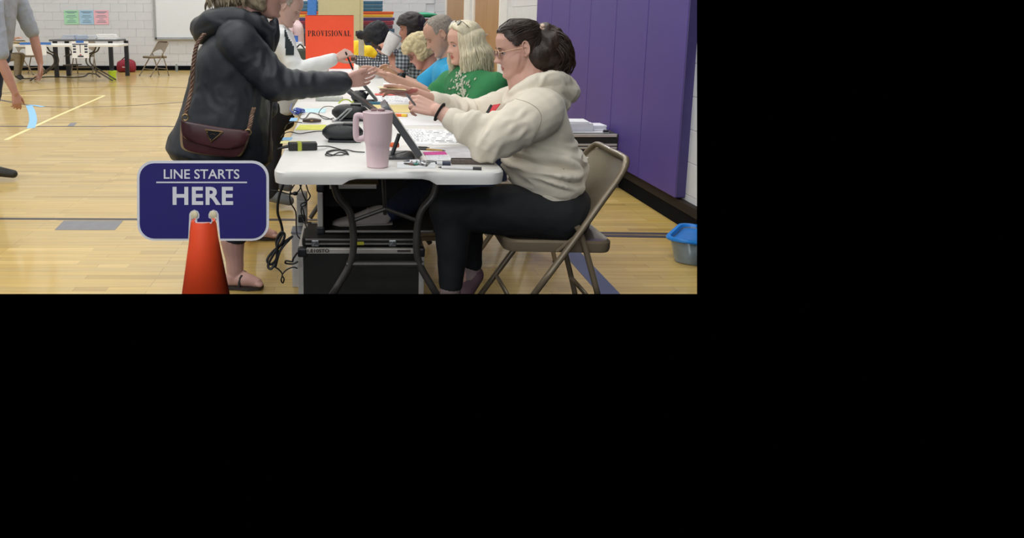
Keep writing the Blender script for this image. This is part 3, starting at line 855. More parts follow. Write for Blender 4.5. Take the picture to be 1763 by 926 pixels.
def elbowfold(co, n):
    r = 0
    for e, s_, w_ in ((el_n, sh_n, wr_n), (el_f, sh_f, wr_f)):
        d = (co - e).length
        if d < .20:
            ax_ = (w_ - e).normalized(); q = (co - e).dot(ax_)
            ph = q * 150 + 4 * noise.noise(co * 9)
            r += .017 * (1 - 3.2 * abs(noise.noise(V(q * 26, (co - e - ax_ * q).length * 7, co.z * 9 + co.y * 6)))) * max(0, 1 - d / .20)
    return r
def waistfold(co, n):
    z = co.z
    wgt = math.exp(-((z - .70) / .075) ** 2) if co.x > .62 else .3 * math.exp(-((z - .70) / .09) ** 2)
    return .024 * wgt * (.8 - 3.0 * abs(noise.noise(V((co.x - .3 * z) * 5, co.y * 6, (z + .3 * co.x) * 24))))
hood = shell('hoodie', bm, m_cream, w1, .006, 7, [elbowfold, waistfold, folds(.012, 6, 3, (1, 1, .6))])
from mathutils.bvhtree import BVHTree
def surf_line(mesh, pxs, n=24):
    tr = BVHTree.FromPolygons([v.co for v in mesh.vertices], [p_.vertices[:] for p_ in mesh.polygons]); out = []
    for c_ in spline([(x, y, 0) for x, y in pxs], 6):
        hit = tr.ray_cast(V(0, 0, H), (P(c_.x, c_.y, 3.0) - V(0, 0, H)).normalized())[0]
        if hit is not None: out.append(hit)
    return out
bm = bmesh.new(); tube(bm, surf_line(hood.data, [(886, 170), (908, 176), (926, 188), (932, 204), (926, 224)]), .0013, 5)
tag(obj('shoulder_seam', bm, mat('cream_seam', 'A79C88', .9), w1, True), 'darker stitched shoulder seam')
# ribbed hem and cuffs
bm = bmesh.new()
ringloft(bm, [(P(943, 331, Y1), V(.126, 0, .006), V(0, .182, 0)), (P(943, 317, Y1), V(.130, 0, .006), V(0, .186, 0))], k=3)
shell('hem_band', bm, m_cream, w1, .006, 3, folds(.003, 10, 5))
for a, b in ((el_n, wr_n), (el_f, wr_f)):
    bm = bmesh.new(); limb(bm, [lw(a, b, .56), lw(a, b, .68)], [.0465, .0445], seg=22); obj('cuff', bm, m_cream, w1, True)
# the hood lying on the shoulders
bm = bmesh.new()
hc = P(915, 158, Y1)
limb(bm, [P(876, 178, Y1 - .075), P(888, 160, Y1 - .095), P(922, 142, Y1 - .10), P(958, 138, Y1 - .07), P(978, 150, Y1), P(958, 134, Y1 + .09), P(915, 138, Y1 + .11), P(880, 160, Y1 + .07), P(872, 180, Y1)], [.016, .022, .030, .036, .034, .034, .028, .02, .016], seg=14)
limb(bm, [P(930, 150, Y1 - .09), P(958, 152, Y1 - .06), P(978, 158, Y1), P(958, 150, Y1 + .07)], [.03, .042, .045, .03], seg=14)
limb(bm, [P(945, 148, Y1 - .07), P(972, 165, Y1 - .04), P(984, 168, Y1 + .02)], [.028, .026, .020], seg=12)
limb(bm, [P(950, 136, Y1 - .03), P(974, 138, Y1 - .02), P(988, 150, Y1 + .01)], [.018, .018, .012], seg=12)
limb(bm, [P(875, 178, Y1 - .09), P(905, 168, Y1 - .13), P(940, 168, Y1 - .11), P(968, 178, Y1 - .03)], [.016, .026, .034, .034], seg=12)
shell('hood', bm, m_cream, w1, .005, 4, folds(.006, 16, 9))
# name sticker on the chest
bm = bmesh.new(); q0 = P(838, 194, Y1 - .135); prism(bm, [q0, P(846, 180, Y1 - .135), P(852, 184, Y1 - .15), P(842, 198, Y1 - .15)], (-1, -.3, .3), .004)
tag(obj('sticker', bm, mat('black_print', '16151A', .6), w1), 'black strip of a chest sticker')
bm = bmesh.new(); prism(bm, [P(843, 196, Y1 - .16), P(850, 181, Y1 - .155), P(862, 179, Y1 - .17), P(852, 192, Y1 - .175)], (-1, -.6, .5), .004)
tag(obj('sticker', bm, mat('red_print', 'C8313A', .6), w1), 'red end of the chest sticker')
# leggings
bm = bmesh.new()
hipn, hipf = P(958, 362, Y1 - .09), P(958, 356, Y1 + .09)
ringloft(bm, [(P(962, 378, Y1), V(.105, 0, 0), V(0, .17, 0)), (P(958, 350, Y1), V(.135, 0, 0), V(0, .19, 0)), (P(950, 322, Y1), V(.12, 0, 0), V(0, .165, 0))])
for h, k_, a_ in ((hipn, kn_n, an_n), (hipf, kn_f, an_f)):
    limb(bm, [h + V(.02, 0, -.01), lw(h, k_, .4), k_ + V(.0, 0, 0)], [.115, .100, .075], seg=20)
    limb(bm, [k_, lw(k_, a_, .35) + V(.012, 0, 0), a_], [.074, .066, .046], seg=18)
shell('leggings', bm, m_black, w1, .008, 4, folds(.004, 9, 2))
m_sock = mat('pale_sock', 'A08C8A', .9, var=.08); m_shoe1 = mat('mauve_shoe', '6A4F58', .8, var=.15)
for a_, sg in ((an_n, 0), (an_f, 1)):
    bm = bmesh.new(); limb(bm, [a_ + V(0, 0, .01), a_ + V(-.005, 0, -.05 - .07 * (1 - sg))], [.041, .042], seg=16); obj('sock', bm, m_sock, w1, True)
    bm = bmesh.new(); b0 = a_ + V(0, 0, -.06 - .05 * (1 - sg)); 
    if sg == 0: b0.z = .075
    limb(bm, [b0 + V(.03, 0, .0), b0 + V(-.05, 0, -.015), b0 + V(-.17, 0, -.035)] if sg == 0 else [b0 + V(.012, 0, .005), b0 + V(-.02, 0, -.05), b0 + V(-.07, 0, -.13)], [.045, .042, .030] if sg == 0 else [.042, .042, .03], seg=16)
    shell('shoe', bm, m_shoe1, w1, .006, 3)
# hair: close cap, bun of loose locks behind
def hair1(p): return p.z > .103 or (p.z > .018 and p.x < .030 + (p.z - .02) * .5) or (p.x < -.030 and p.z > -.03) or (p.x < -.045 and p.z > -.085)
def bun1(bm):
    b = c1 + M1 @ (V(-.085, 0, .030) * s1)
    for q, r in ((P(945, 75, Y1), .068), (P(948, 100, Y1), .060), (P(938, 62, Y1), .05), (P(935, 118, Y1), .040), (P(925, 95, Y1), .07)):
        ell(bm, q, (r, r * 1.05, r))
shortcap('hair', w1, m_dhair, c1, M1, s1, hair1, .007)
bm = bmesh.new(); bun1(bm); me = remeshed(bm, .006, 6); displace(me, folds(.007, 18, 4, (1, 1, .5))); link('hair_bun', me, m_dhair, w1)
random.seed(3); bm = bmesh.new()
bc = P(943, 90, Y1)
for i in range(480):
    a = random.uniform(-1.2, 1.3); y_ = random.uniform(-1, 1)
    st = P(935 + random.uniform(-6, 8), 50 + random.uniform(-3, 5), Y1 + y_ * .03)
    mid = bc + V(.072 * cos(a * .7) + random.uniform(-.01, .008), y_ * .075, .055 * sin(a * .6 + .2))
    en = bc + V(.045 + random.uniform(-.06, .03), y_ * .06, -.075 + random.uniform(-.03, .035))
    m2_ = mid.lerp(en, .5) + V(.012 + random.uniform(-.012, .014), 0, random.uniform(-.01, .01))
    tube(bm, [st, mid + V(-.01, 0, .025), m2_, en], [.0016, .0027, .0024, .0006], 4, k=4)
for i in range(520):   # strands swept back over the head from the hairline
    sd = random.choice((-1, 1)); f = random.random()
    if f < .45: z0 = random.uniform(.082, .1); ph0 = random.uniform(0, .75)
    elif f < .8: z0 = random.uniform(.02, .085); ph0 = 1.02 + (.085 - z0) * 6 * random.uniform(.8, 1.1)
    else: z0 = random.uniform(-.075, .02); ph0 = random.uniform(1.95, 2.2)
    path = []; ph1 = random.uniform(2.7, 3.1); z1 = random.uniform(.03, .09)
    for k_ in range(6):
        t = k_ / 5; zz_ = z0 + (z1 - z0) * t + .026 * sin(pi * t) * (1 if z0 > .05 else .3); zz_ = min(zz_, .1155)
        pp = head_pt(zz_, sd * (ph0 + (ph1 - ph0) * t), {}); d = V(pp.x, pp.y, pp.z * .6).normalized()
        path.append(c1 + M1 @ ((pp + d * (.003 + .007 * min(1, t * 4) + random.uniform(0, .0025))) * s1))
    tube(bm, path, [.0006, .0019, .0022, .0022, .0018], 4, k=2)
tag(obj('hair_locks', bm, m_dhair, w1, True), kind='stuff')
bm = bmesh.new(); random.seed(5)
for i in range(9): ell(bm, P(933 + random.uniform(-6, 6), 47 + random.uniform(-3, 3), Y1 - .02 + random.uniform(-.02, .02)), (.009, .011, .008), None, 8, 6)
tag(obj('scrunchie', bm, mat('pale_scrunchie', 'E5C9B4', .9), w1, True), 'pale peach hair tie on top of the head')
# glasses
def glasses(root, c, M, s, m_rim, m_lens, temple=True, dz=0, r=.022):
    bm = bmesh.new(); Rr = lambda x, y, z: c + M @ (V(x, y, z + dz) * s)
    for sd in (-1, 1):
        ring = [Rr(.098 - .004 * abs(sin(a)), sd * (.031 + (r + .003) * cos(a)), -.004 + r * .85 * sin(a)) for a in [2 * pi * i / 24 for i in range(25)]]
        tube(bm, ring, .0016 * s, 6)
        if temple: tube(bm, [Rr(.096, sd * .055, .006), Rr(.085, sd * .071, .008), Rr(.0, sd * .080, .006), Rr(-.02, sd * .080, -.004)], .0015 * s, 6, k=3)
    tube(bm, [Rr(.099, -.008, .002), Rr(.102, 0, .005), Rr(.099, .008, .002)], .0015 * s, 6)
    g = obj('glasses', bm, m_rim, root, True)
    for sd in (-1, 1):
        bm = bmesh.new(); prism(bm, [Rr(.097, sd * (.031 + r * cos(a)), -.004 + r * .8 * sin(a)) for a in [2 * pi * i / 20 for i in range(20)]], M @ V(1, 0, 0), .0008)
        obj('lens', bm, m_lens, g)
    return g
m_gold = mat('gold_wire', 'C9A98C', .3, metal=.8); m_lens = mat('lens_tint', '7A5565', .08, trans=.6, spec=.5)
m_brass = mat('brass', 'B6986A', .3, metal=.9)
glasses(w1, c1, M1, s1, m_gold, m_lens)
bm = bmesh.new(); ell(bm, c1 + M1 @ (V(-.008, .082, -.034) * s1), (.0028,) * 3); obj('earring', bm, m_gold, w1, True)
# hair tie on the near wrist
bm = bmesh.new(); dW = (el_n - wr_n).normalized(); n1_ = dW.orthogonal().normalized(); n2_ = dW.cross(n1_); q = wr_n + dW * .012
tube(bm, [q + (n1_ * cos(a) + n2_ * sin(a)) * (.0315 + .002 * (i % 2)) for i, a in enumerate([2 * pi * i / 36 for i in range(37)])], .0048, 7)
tag(obj('wrist_band', bm, mat('black_fabric', '0E0E10', .9), w1, True), 'black hair tie worn round the near wrist')

# ------------------------------------------------------------------ generic seated or standing upper-body figure for those further back
def figure(label, Y, yaw, pitch, headpx, s, skin, lipc, shirt, neckpx, belly, arms, voxel=.006, feat={}, shw=.19, thick=.11, legs=None, pants=None, sleeve=1.0, shoe='3a3a3c', gs=None, sleeves_to=None, seatcol=None, base=None, hipw=.17, closed=True):
    sk = mat('skin_' + skin, skin, **SKIN); lm = mat('lip_' + lipc, lipc, .45)
    c = P(headpx[0], headpx[1], Y); M = orient(yaw, pitch)
    nk = P(neckpx[0], neckpx[1], Y); be = Vector(belly)
    root = thing('person', label, 'person', base if base else (be.x, Y, 0))
    fw = M @ V(1, 0, 0); fw.z = 0; fw.normalize(); lf = V(-fw.y, fw.x, 0)
    bm = bmesh.new(); add_head(bm, c, M, s, feat, voxel < .0055)
    limb(bm, [nk, c + M @ (V(-.03, 0, -.085) * s), c + M @ (V(-.015, 0, -.03) * s)], [.06, .052, .052])
    limb(bm, [nk, nk.lerp(be, .5), be], [.05, .09, .09])
    sb = bmesh.new()
    ringloft(sb, [(be, fw * thick * 1.15, lf * hipw), (be.lerp(nk, .4), fw * thick * 1.12, lf * (hipw + .01)), (be.lerp(nk, .75), fw * thick, lf * shw), (be.lerp(nk, .92), fw * thick * .8, lf * shw * .85), (nk + V(0, 0, .015), fw * .06, lf * .075)])
    for sh, el, wr, hd, nrm, curl, side in arms:
        limb(bm, [sh, el], [.042, .038]); limb(bm, [el, el.lerp(wr, .4), wr], [.038, .038, .026])
        if hd is not None: add_hand(bm, wr, hd - wr, Vector(nrm), curl, .7, side, .95)
        st = sleeve
        limb(sb, [nk.lerp(sh, .5) + V(0, 0, -.03), sh], [.07, .072])
        if st <= 1: limb(sb, [sh, sh.lerp(el, st)], [.070, .062])
        else:
            limb(sb, [sh, el], [.068, .056]); limb(sb, [el, el.lerp(wr, st - 1)], [.056, .042])
    pb = None
    if legs:
        pb = bmesh.new()
        ringloft(pb, [(be + V(0, 0, -.10), fw * thick, lf * hipw * .95), (be + V(0, 0, .03), fw * thick * 1.05, lf * hipw)])
        for hp, kn, an, toe in legs:
            limb(bm, [hp, kn], [.05, .045]); limb(bm, [kn, an], [.045, .034]); limb(pb, [hp, hp.lerp(kn, .5), kn], [.088, .082, .062]); limb(pb, [kn, kn.lerp(an, .4), an], [.062, .062, .052])
            fb = bmesh.new(); limb(fb, [an + V(0, 0, -.02), an + (toe - an) * .35 + V(0, 0, -.01), toe], [.042, .042, .034], seg=14)
            shell('shoe', fb, mat('shoe_' + shoe, shoe, .6, var=.1), root, .007, 3)
    me = remeshed(bm, voxel, 4); me.materials.append(sk); me.materials.append(lm); lf_ = lipfn(c, M, s)
    for p in me.polygons: p.material_index = 1 if lf_(p.center) else 0
    link('body', me, None, root)
    shell('shirt', sb, shirt, root, .009, 5, folds(.008, 8, int(Y * 7)))
    if pb: shell('trousers', pb, pants, root, .009, 4, folds(.006, 7, int(Y * 3)))
    eyes(root, c, M, s, '4A5560', closed, m_skin=sk, brow='8A7358' if skin[0] in 'DCE' else '241a15')
    return root, c, M, fw, lf

# ------------------------------------------------------------------ blonde woman in green
Y2 = 3.98
m_green = mat('green_cotton', '2E7A48', .9, var=.08, bump=.2, bscale=300, dist=.001)
def arm(a, b, c_, h, n, cu, sd): return (a, b, c_, h, V(*n), cu, sd)
relax = (.35, .4, .45, .5)
seatleg = lambda bx, Y, dy, foot: (V(bx, Y + dy, .47), V(bx - .40, Y + dy, .50), V(bx - .40 + foot, Y + dy, .10), V(bx - .55 + foot, Y + dy, .04))
m_jeans = mat('blue_jeans', '232F4B', .85, var=.25, nscale=25, bump=.3, bscale=260, dist=.001)
g2, c2, M2, fw2, lf2 = figure('seated blonde woman in a green shirt with leafy print, glasses on her head', Y2, 197, 10, (798, 74), .88, 'D3A48F', 'B8655C', m_green, (808, 122), P(815, 225, Y2),
    [arm(P(850, 148, Y2 - .17), P(800, 195, Y2 - .20), P(720, 172, Y2 - .1), None, (0, 0, -1), relax, 1),
     arm(P(775, 143, Y2 + .18), P(740, 168, Y2 + .12), P(668, 132, Y2 - .02), P(628, 112, Y2 - .02), (.0, -.25, -.9), (.22, .28, .3, .35), 1)],
    .0042, dict(nose=1.15, smile=1, cheek=1.1), shw=.205, sleeve=.6, legs=None, closed=False)
m_blonde = mat('blonde_hair', 'D6CBAE', .5, var=.25, nscale=60, stretch=(1, 1, .3), bump=.4, bscale=150)
def hair2(p): return (p.x < .02 and p.z > -.09) or p.z > .10 or (p.z > .04 and p.x < .02 + (p.z - .04) * .6)
capmesh('hair', g2, m_blonde, c2, M2, .88, hair2, .013, .006, None, folds(.002, 20, 6, (1, 1, .4)))
random.seed(11); S = []
for i in range(900):
    ph = random.uniform(-2.9, 2.9)
    if abs(ph) < .75: ph = math.copysign(.75 + random.random() * .6, ph)
    rx, ry = .105, .090
    x0, y0 = cos(ph) * rx - .02, sin(ph) * ry
    top = (.012 + x0 * .25 + random.uniform(-.01, .01), y0 * .25, .126 + random.uniform(-.008, .003))
    L = -.13 - random.uniform(0, .07) - (.03 if abs(ph) < 1.4 else 0)
    fl = 1.0 + random.uniform(-.02, .22)
    wv = random.uniform(-.005, .005); wz = random.uniform(-.006, .006)
    S.append([top, (x0 * .98, y0 * 1.02, .06), (x0 * 1.03 + wv, y0 * 1.1 + wz, .0), (x0 * 1.07 * fl - wv, y0 * 1.14 * fl - wz, -.06), (x0 * 1.1 * fl + wv * 1.5, y0 * 1.12 * fl + wz, -.11), (x0 * .95 * fl + random.uniform(-.03, .03), y0 * 1.05 * fl, L - .02)])
locks('hair_locks', g2, m_blonde, c2, M2, .88, S, .0027, 4)
# glasses pushed up on the head
glasses(g2, c2 + M2 @ V(-.03, 0, .040), M2 @ Matrix.Rotation(R(-52), 3, 'Y'), .95, mat('dark_rim', '3A322E', .3), mat('lens_clear', 'A9A294', .15, trans=.5), True)
# printed leaves laid on the surface of the shirt front
from mathutils.bvhtree import BVHTree
random.seed(4); bm = bmesh.new()
shm = [o for o in g2.children if o.name.startswith('shirt')][0].data
tree = BVHTree.FromPolygons([v.co for v in shm.vertices], [p_.vertices[:] for p_ in shm.polygons])
for i in range(95):
    px, py = random.gauss(794, 6.5), random.uniform(122, 164)
    dr = (P(px, py, 4.0) - V(0, 0, H)).normalized()
    hit, nn, _, _ = tree.ray_cast(V(0, 0, H), dr)
    if hit is None: continue
    t1_ = nn.orthogonal().normalized(); t2_ = nn.cross(t1_); a = random.uniform(0, 6.28); L = random.uniform(.012, .028)
    u_ = t1_ * cos(a) + t2_ * sin(a); w_ = t2_ * cos(a) - t1_ * sin(a); h0 = hit + nn * .002
    prism(bm, [h0, h0 + u_ * L * .5 + w_ * .0045, h0 + u_ * L, h0 + u_ * L * .5 - w_ * .0045], nn, .002)
tag(obj('leafy_print', bm, mat('print_white', 'B9BDA8', .9), g2), 'cream leaf print on the shirt front', kind='stuff')
# her legs in jeans, one sneaker on the flight case
bm = bmesh.new()
limb(bm, [P(835, 330, Y2 - .1), P(745, 312, 3.72), P(722, 322, 3.60)], [.10, .085, .075]); limb(bm, [P(722, 322, 3.60), P(702, 345, 3.42), P(668, 366, 3.25)], [.075, .062, .042])
limb(bm, [P(835, 330, Y2 + .05), P(760, 330, 3.95), P(735, 385, 3.78)], [.10, .085, .055])
ringloft(bm, [(P(830, 310, Y2), V(.13, 0, 0), V(0, .17, 0)), (P(822, 250, Y2), V(.13, 0, 0), V(0, .17, 0))])
shell('jeans', bm, m_jeans, g2, .009, 4, folds(.005, 9, 12))
m_sneak = mat('white_sneaker', 'B9B0AA', .75, var=.06); m_sole = mat('sneaker_sole', '9D968F', .8, var=.05)
def sneaker(heel, toe, sc, root):
    d = (toe - heel); L = d.length; d.normalize(); up = V(0, 0, 1); sd = d.cross(up).normalized(); up = sd.cross(d).normalized()
    q = lambda a, b, h: heel + d * a * L + sd * b + up * h * L
    bm = bmesh.new()
    ringloft(bm, [(q(-.02, 0, .20), d * .01, sd * .025), (q(.10, 0, .20), up * .17 * L, sd * .036), (q(.28, 0, .20), up * .175 * L, sd * .037), (q(.46, 0, .165), up * .14 * L, sd * .038), (q(.66, 0, .12), up * .095 * L, sd * .044), (q(.88, 0, .09), up * .065 * L, sd * .042), (q(1.0, 0, .07), up * .035 * L, sd * .025)])
    o = shell('shoe', bm, m_sneak, root, .005, 4)
    bm = bmesh.new()
    out = [(-.04, .0), (-.02, .030), (.1, .038), (.4, .036), (.68, .046), (.9, .040), (1.02, .016), (1.02, -.016), (.9, -.040), (.68, -.046), (.4, -.036), (.1, -.038), (-.02, -.030)]
    loft(bm, [[q(a, b, 0) for a, b in out], [q(a, b * 1.03, .05) for a, b in out], [q(a, b, .09) for a, b in out]])
    obj('sole', bm, m_sole, o, True)
    bm = bmesh.new()
    for i in range(5):
        a = .40 + .065 * i; h = .325 - .055 * i
        tube(bm, [q(a, -.028, h - .03), q(a, 0, h + .005), q(a, .028, h - .03)], .0035, 6, k=3)
    obj('laces', bm, mat('lace_white', 'CFC8C0', .8), o, True)
sneaker(P(672, 390, 3.24), P(574, 391, 3.22), 1, g2)
sneaker(P(745, 412, 3.75), P(690, 412, 3.60), 1, g2)

# ------------------------------------------------------------------ man in the blue polo
Y3 = 4.62
m_polo = mat('bright_blue_polo', '2F9CCB', .85, var=.06, bump=.15, bscale=260, dist=.001)
g3, c3, M3, fw3, lf3 = figure('seated man in a bright blue polo shirt with short grey hair, looking down', Y3, 176, 30, (758, 60), .98, 'C49883', '9E6258', m_polo, (775, 106), P(800, 215, Y3),
    [arm(P(782, 128, Y3 - .19), P(752, 172, Y3 - .25), P(688, 133, Y3 - .12), P(652, 102, Y3 - .12), (.15, -.3, -.9), (.45, .5, .55, .6), 1),
     arm(P(765, 118, Y3 + .19), P(722, 150, Y3 + .2), P(660, 125, Y3 + .1), None, (0, 0, -1), relax, 1)],
    .0045, dict(nose=1.1, chin=.9, cheek=1.1), shw=.215, thick=.13, sleeve=.75)
m_grey = mat('short_grey_hair', '8E857B', .85, var=.3, nscale=90, bump=.5, bscale=400, dist=.002)
def hair3(p): return (p.x < .022 and p.z > .018) or (p.x < -.032 and p.z > -.06) or (p.z > .080 and p.x < .03 + (.025 if abs(p.y) < .025 else 0))
shortcap('hair', g3, m_grey, c3, M3, .98, hair3, .0045)
bm = bmesh.new()   # collar
for sd in (-1, 1):
    q0 = P(775, 106, Y3)
    prism(bm, [q0 + V(-.055, sd * .02, -.03), q0 + V(-.02, sd * .075, .015), q0 + V(.04, sd * .07, .03), q0 + V(-.04, sd * .085, -.06)], V(-.4, sd * .8, .4), .006)
obj('collar', bm, m_polo, g3)
bm = bmesh.new(); dW = (P(752, 172, Y3 - .25) - P(688, 133, Y3 - .12)).normalized(); q = P(688, 133, Y3 - .12) + dW * .015; a_, b_ = dW.orthogonal().normalized(), None; b_ = dW.cross(a_)
tube(bm, [q + (a_ * cos(t) + b_ * sin(t)) * .033 for t in [2 * pi * i / 24 for i in range(25)]], .007, 6)
wt = obj('watch_strap', bm, mat('black_fabric', '0E0E10', .9), g3, True)
bm = bmesh.new(); ell(bm, q + V(-.005, -.033, .014), (.026, .008, .024), None, 16, 8); tag(obj('watch_face', bm, mat('watch_glass', '14161C', .2), wt, True), 'round black smartwatch face')

# ------------------------------------------------------------------ older blonde woman bent forward
Y4 = 5.35
m_tanp = mat('brown_print_blouse', '8D7458', .85, var=.55, nscale=22)
g4, c4, M4, fw4, lf4 = figure('older woman with short curly blonde hair, brown patterned blouse, bent over the table', Y4, 183, 34, (722, 88), .92, 'C79380', '9A5A50', m_tanp, (742, 126), P(765, 185, Y4),
    [arm(P(740, 138, Y4 - .15), P(722, 160, Y4 - .25), P(690, 140, Y4 - .15), None, (0, 0, -1), relax, 1)], .006, dict(nose=1.0, cheek=1.2), shw=.18)
m_curl = mat('pale_blonde_curls', 'C8B88E', .7, var=.25, nscale=40, bump=.5, bscale=120)
capmesh('hair', g4, m_curl, c4, M4, .92, lambda p: (p.x < .03 and p.z > -.05) or p.z > .05, .019, .006, None, folds(.011, 26, 8))
glasses(g4, c4, M4, .92, mat('dark_rim', '3A322E', .3), mat('lens_dark', '40363A', .1), True)

# ------------------------------------------------------------------ woman drinking, plaid shirt
Y5 = 6.2
m_pl = plaid('grey_plaid', ('33363B', '666F74', '9FA6A8'), 11)
g5, c5, M5, fw5, lf5 = figure('seated dark-haired woman in a grey plaid shirt behind a raised white tumbler', Y5, 180, 4, (707, 50), .93, 'B07A64', '8F4E48', m_pl, (722, 82), P(735, 160, Y5),
    [arm(P(700, 92, Y5 - .16), P(686, 128, Y5 - .22), P(672, 93, Y5 - .10), P(664, 80, Y5 - .08), (-.2, .9, 0), (.6, .7, .7, .7), 1)], .006, dict(nose=1.0), shw=.18, sleeve=.55)
m_dk = mat('dark_hair', '211B1B', .55, var=.4, nscale=40, bump=.4, bscale=100)
capmesh('hair', g5, m_dk, c5, M5, .93, lambda p: (p.x < .02 and p.z > -.10) or p.z > .05, .022, .007, lambda bm: limb(bm, [c5 + V(.06, 0, .02), c5 + V(.09, 0, -.05), c5 + V(.06, 0, -.12)], [.05, .06, .03]), folds(.01, 15, 8))

# ------------------------------------------------------------------ dark-haired person leaning on the table in black and white plaid
Y6 = 6.95
m_pl2 = plaid('black_white_plaid', ('22252A', '55585E', 'B0B2B4'), 13)
g6, c6, M6, fw6, lf6 = figure('dark-haired person in a black and white plaid shirt bowed low over the table', Y6, 182, 42, (651, 64), .95, '4A3129', '3A211E', m_pl2, (668, 88), P(700, 140, Y6),
    [arm(P(672, 92, Y6 - .16), P(664, 122, Y6 - .22), P(615, 103, Y6 - .2), None, (0, 0, -1), relax, 1),
     arm(P(668, 88, Y6 + .16), P(650, 112, Y6 + .2), P(608, 101, Y6 + .05), None, (0, 0, -1), relax, 1)], .007, {}, shw=.19, sleeve=1.9)
capmesh('hair', g6, mat('black_hair', '15161B', .7, var=.3, bump=.5, bscale=100), c6, M6, .95, lambda p: (p.x < .045 and p.z > -.03) or p.z > .04, .024, .008,
        lambda bm: ell(bm, P(622, 60, Y6 + .02), (.045, .04, .04)), folds(.010, 22, 8))

# ------------------------------------------------------------------ standing person in the white jacket
YW = 5.15
m_wj = mat('white_jacket', 'E3E4E2', .75, var=.03, bump=.2, bscale=120, dist=.001)
wrinkle(m_wj, 4, .012, .5)
m_dpants = mat('dark_trousers', '17171C', .85, var=.2)
gw, cw, Mw, fww, lfw = figure('standing man in a white jacket holding a pen behind the dark jacket', YW, -8, 30, (496, 12), .98, 'C09C8E', '97665C', m_wj, (478, 50), P(474, 190, YW),
    [arm(P(482, 66, YW - .18), P(512, 122, YW - .24), P(577, 101, YW - .20), P(594, 92, YW - .20), (.2, .8, -.6), (.55, .7, .8, .9), -1),
     arm(P(480, 60, YW + .18), P(500, 118, YW + .22), P(560, 120, YW + .2), None, (0, 0, -1), relax, 1)],
    .0055, dict(nose=1.1, chin=1.1), shw=.2, thick=.125, sleeve=1.92, pants=m_dpants, shoe='66696e',
    legs=[(V(P(474, 200, YW).x, YW - .09, .72), V(P(472, 270, YW).x, YW - .09, .42), V(-.53, YW - .12, .10), V(-.40, YW - .14, .05)), (V(P(474, 200, YW).x, YW + .1, .72), V(P(472, 260, YW + .1).x, YW + .1, .42), V(-.57, YW + .30, .10), V(-.44, YW + .28, .05))])
shortcap('hair', gw, m_grey, cw, Mw, .98, lambda p: (p.x < .02 and p.z > .015) or (p.x < -.03 and p.z > -.06) or (p.z > .085 and p.x < .05), .007)
def decal(mesh, pxs, m, name, root, lab=None, th=.004):
    tr = BVHTree.FromPolygons([v.co for v in mesh.vertices], [p_.vertices[:] for p_ in mesh.polygons]); bm = bmesh.new()
    x0, x1 = min(a[0] for a in pxs), max(a[0] for a in pxs); y0, y1 = min(a[1] for a in pxs), max(a[1] for a in pxs); n = 14; g = {}
    def inside(x, y):
        r = False
        for (ax_, ay), (bx, by) in zip(pxs, pxs[1:] + pxs[:1]):
            if (ay > y) != (by > y) and x < (bx - ax_) * (y - ay) / (by - ay) + ax_: r = not r
        return r
    for i in range(n + 1):
        for j in range(n + 1):
            x, y = x0 + (x1 - x0) * i / n, y0 + (y1 - y0) * j / n
            h_, nn, _, _ = tr.ray_cast(V(0, 0, H), (P(x, y, 3.0) - V(0, 0, H)).normalized())
            if h_ is not None: g[i, j] = (bm.verts.new(h_ + nn * th), inside(x, y))
    for i in range(n):
        for j in range(n):
            c4 = [g.get(k_) for k_ in ((i, j), (i + 1, j), (i + 1, j + 1), (i, j + 1))]
            if all(c4) and sum(a[1] for a in c4) >= 3: bm.faces.new([a[0] for a in c4])
    for v in [v for v in bm.verts if not v.link_faces]: bm.verts.remove(v)
    o = obj(name, bm, m, root, True); return tag(o, lab) if lab else o
gsh = [o for o in gw.children if o.name.startswith('shirt')][0]
gsh.name = 'jacket_shell'
decal(gsh.data, [(488, 44), (494, 60), (506, 82), (507, 99), (492, 99), (490, 72)], mat('dark_teal_knit', '252E33', .9), 'shirt_front', gw, 'dark shirt showing where the jacket opens')
# pen in that hand
def pen(name, label, a, b, r, m, tip=None):
    t = thing(name, label, 'pen', (a + b) / 2); o_ = t.location
    bm = bmesh.new(); d = (b - a).normalized()
    tube(bm, [a - o_, a + d * .012 - o_, b - o_], [r * .25, r, r], 8); obj('barrel', bm, m, t, True)
    bm = bmesh.new(); tube(bm, [b - o_, b + d * .012 - o_], [r * .9, r * .7], 8); obj('cap', bm, tip or m, t, True)
    return t
m_dark = mat('dark_plastic', '25272B', .4, var=.1); m_silver = mat('silver', 'A9ACAE', .3, metal=.8)
pen('pen', 'dark pen held in the hand of the man in the white jacket', P(608, 121, YW - .22), P(596, 92, YW - .22), .006, m_dark)
pen('pen', 'silver pen held in the near hand of the woman in the cream hoodie', P(698, 160, Y1 - .165), P(714, 180, Y1 - .165), .0042, m_silver)

# ------------------------------------------------------------------ woman in the dark jacket
YJ = 3.50
m_jack = mat('charcoal_jacket', '20252C', .52, var=.18, nscale=8, bump=.25, bscale=220, dist=.001)
wrinkle(m_jack, 3.6, .012, .6, (1, 1, 1))
m_skinj = mat('skin_C2978A', 'BE9386', **SKIN)
wj = thing('person', 'standing woman in a dark hooded jacket and sandals reaching across the table', 'person', (P(400, 200, YJ).x, YJ, 0))
cj, Mj = P(455, -18, YJ), orient(-6, 12)
shj_n = P(410, 72, YJ - .16); elj_n = P(478, 146, YJ - .18); wrj_n = P(590, 143, YJ - .10)
shj_f = P(420, 62, YJ + .17); elj_f = P(440, 148, YJ + .22); wrj_f = P(462, 185, YJ + .12)
nkj = P(418, 30, YJ)
bm = bmesh.new(); add_head(bm, cj, Mj, 1.0, dict(nose=1.0))
limb(bm, [nkj, cj + Mj @ V(-.03, 0, -.085), cj + Mj @ V(-.012, 0, -.03)], [.06, .055, .052])
pelj = P(385, 250, YJ)
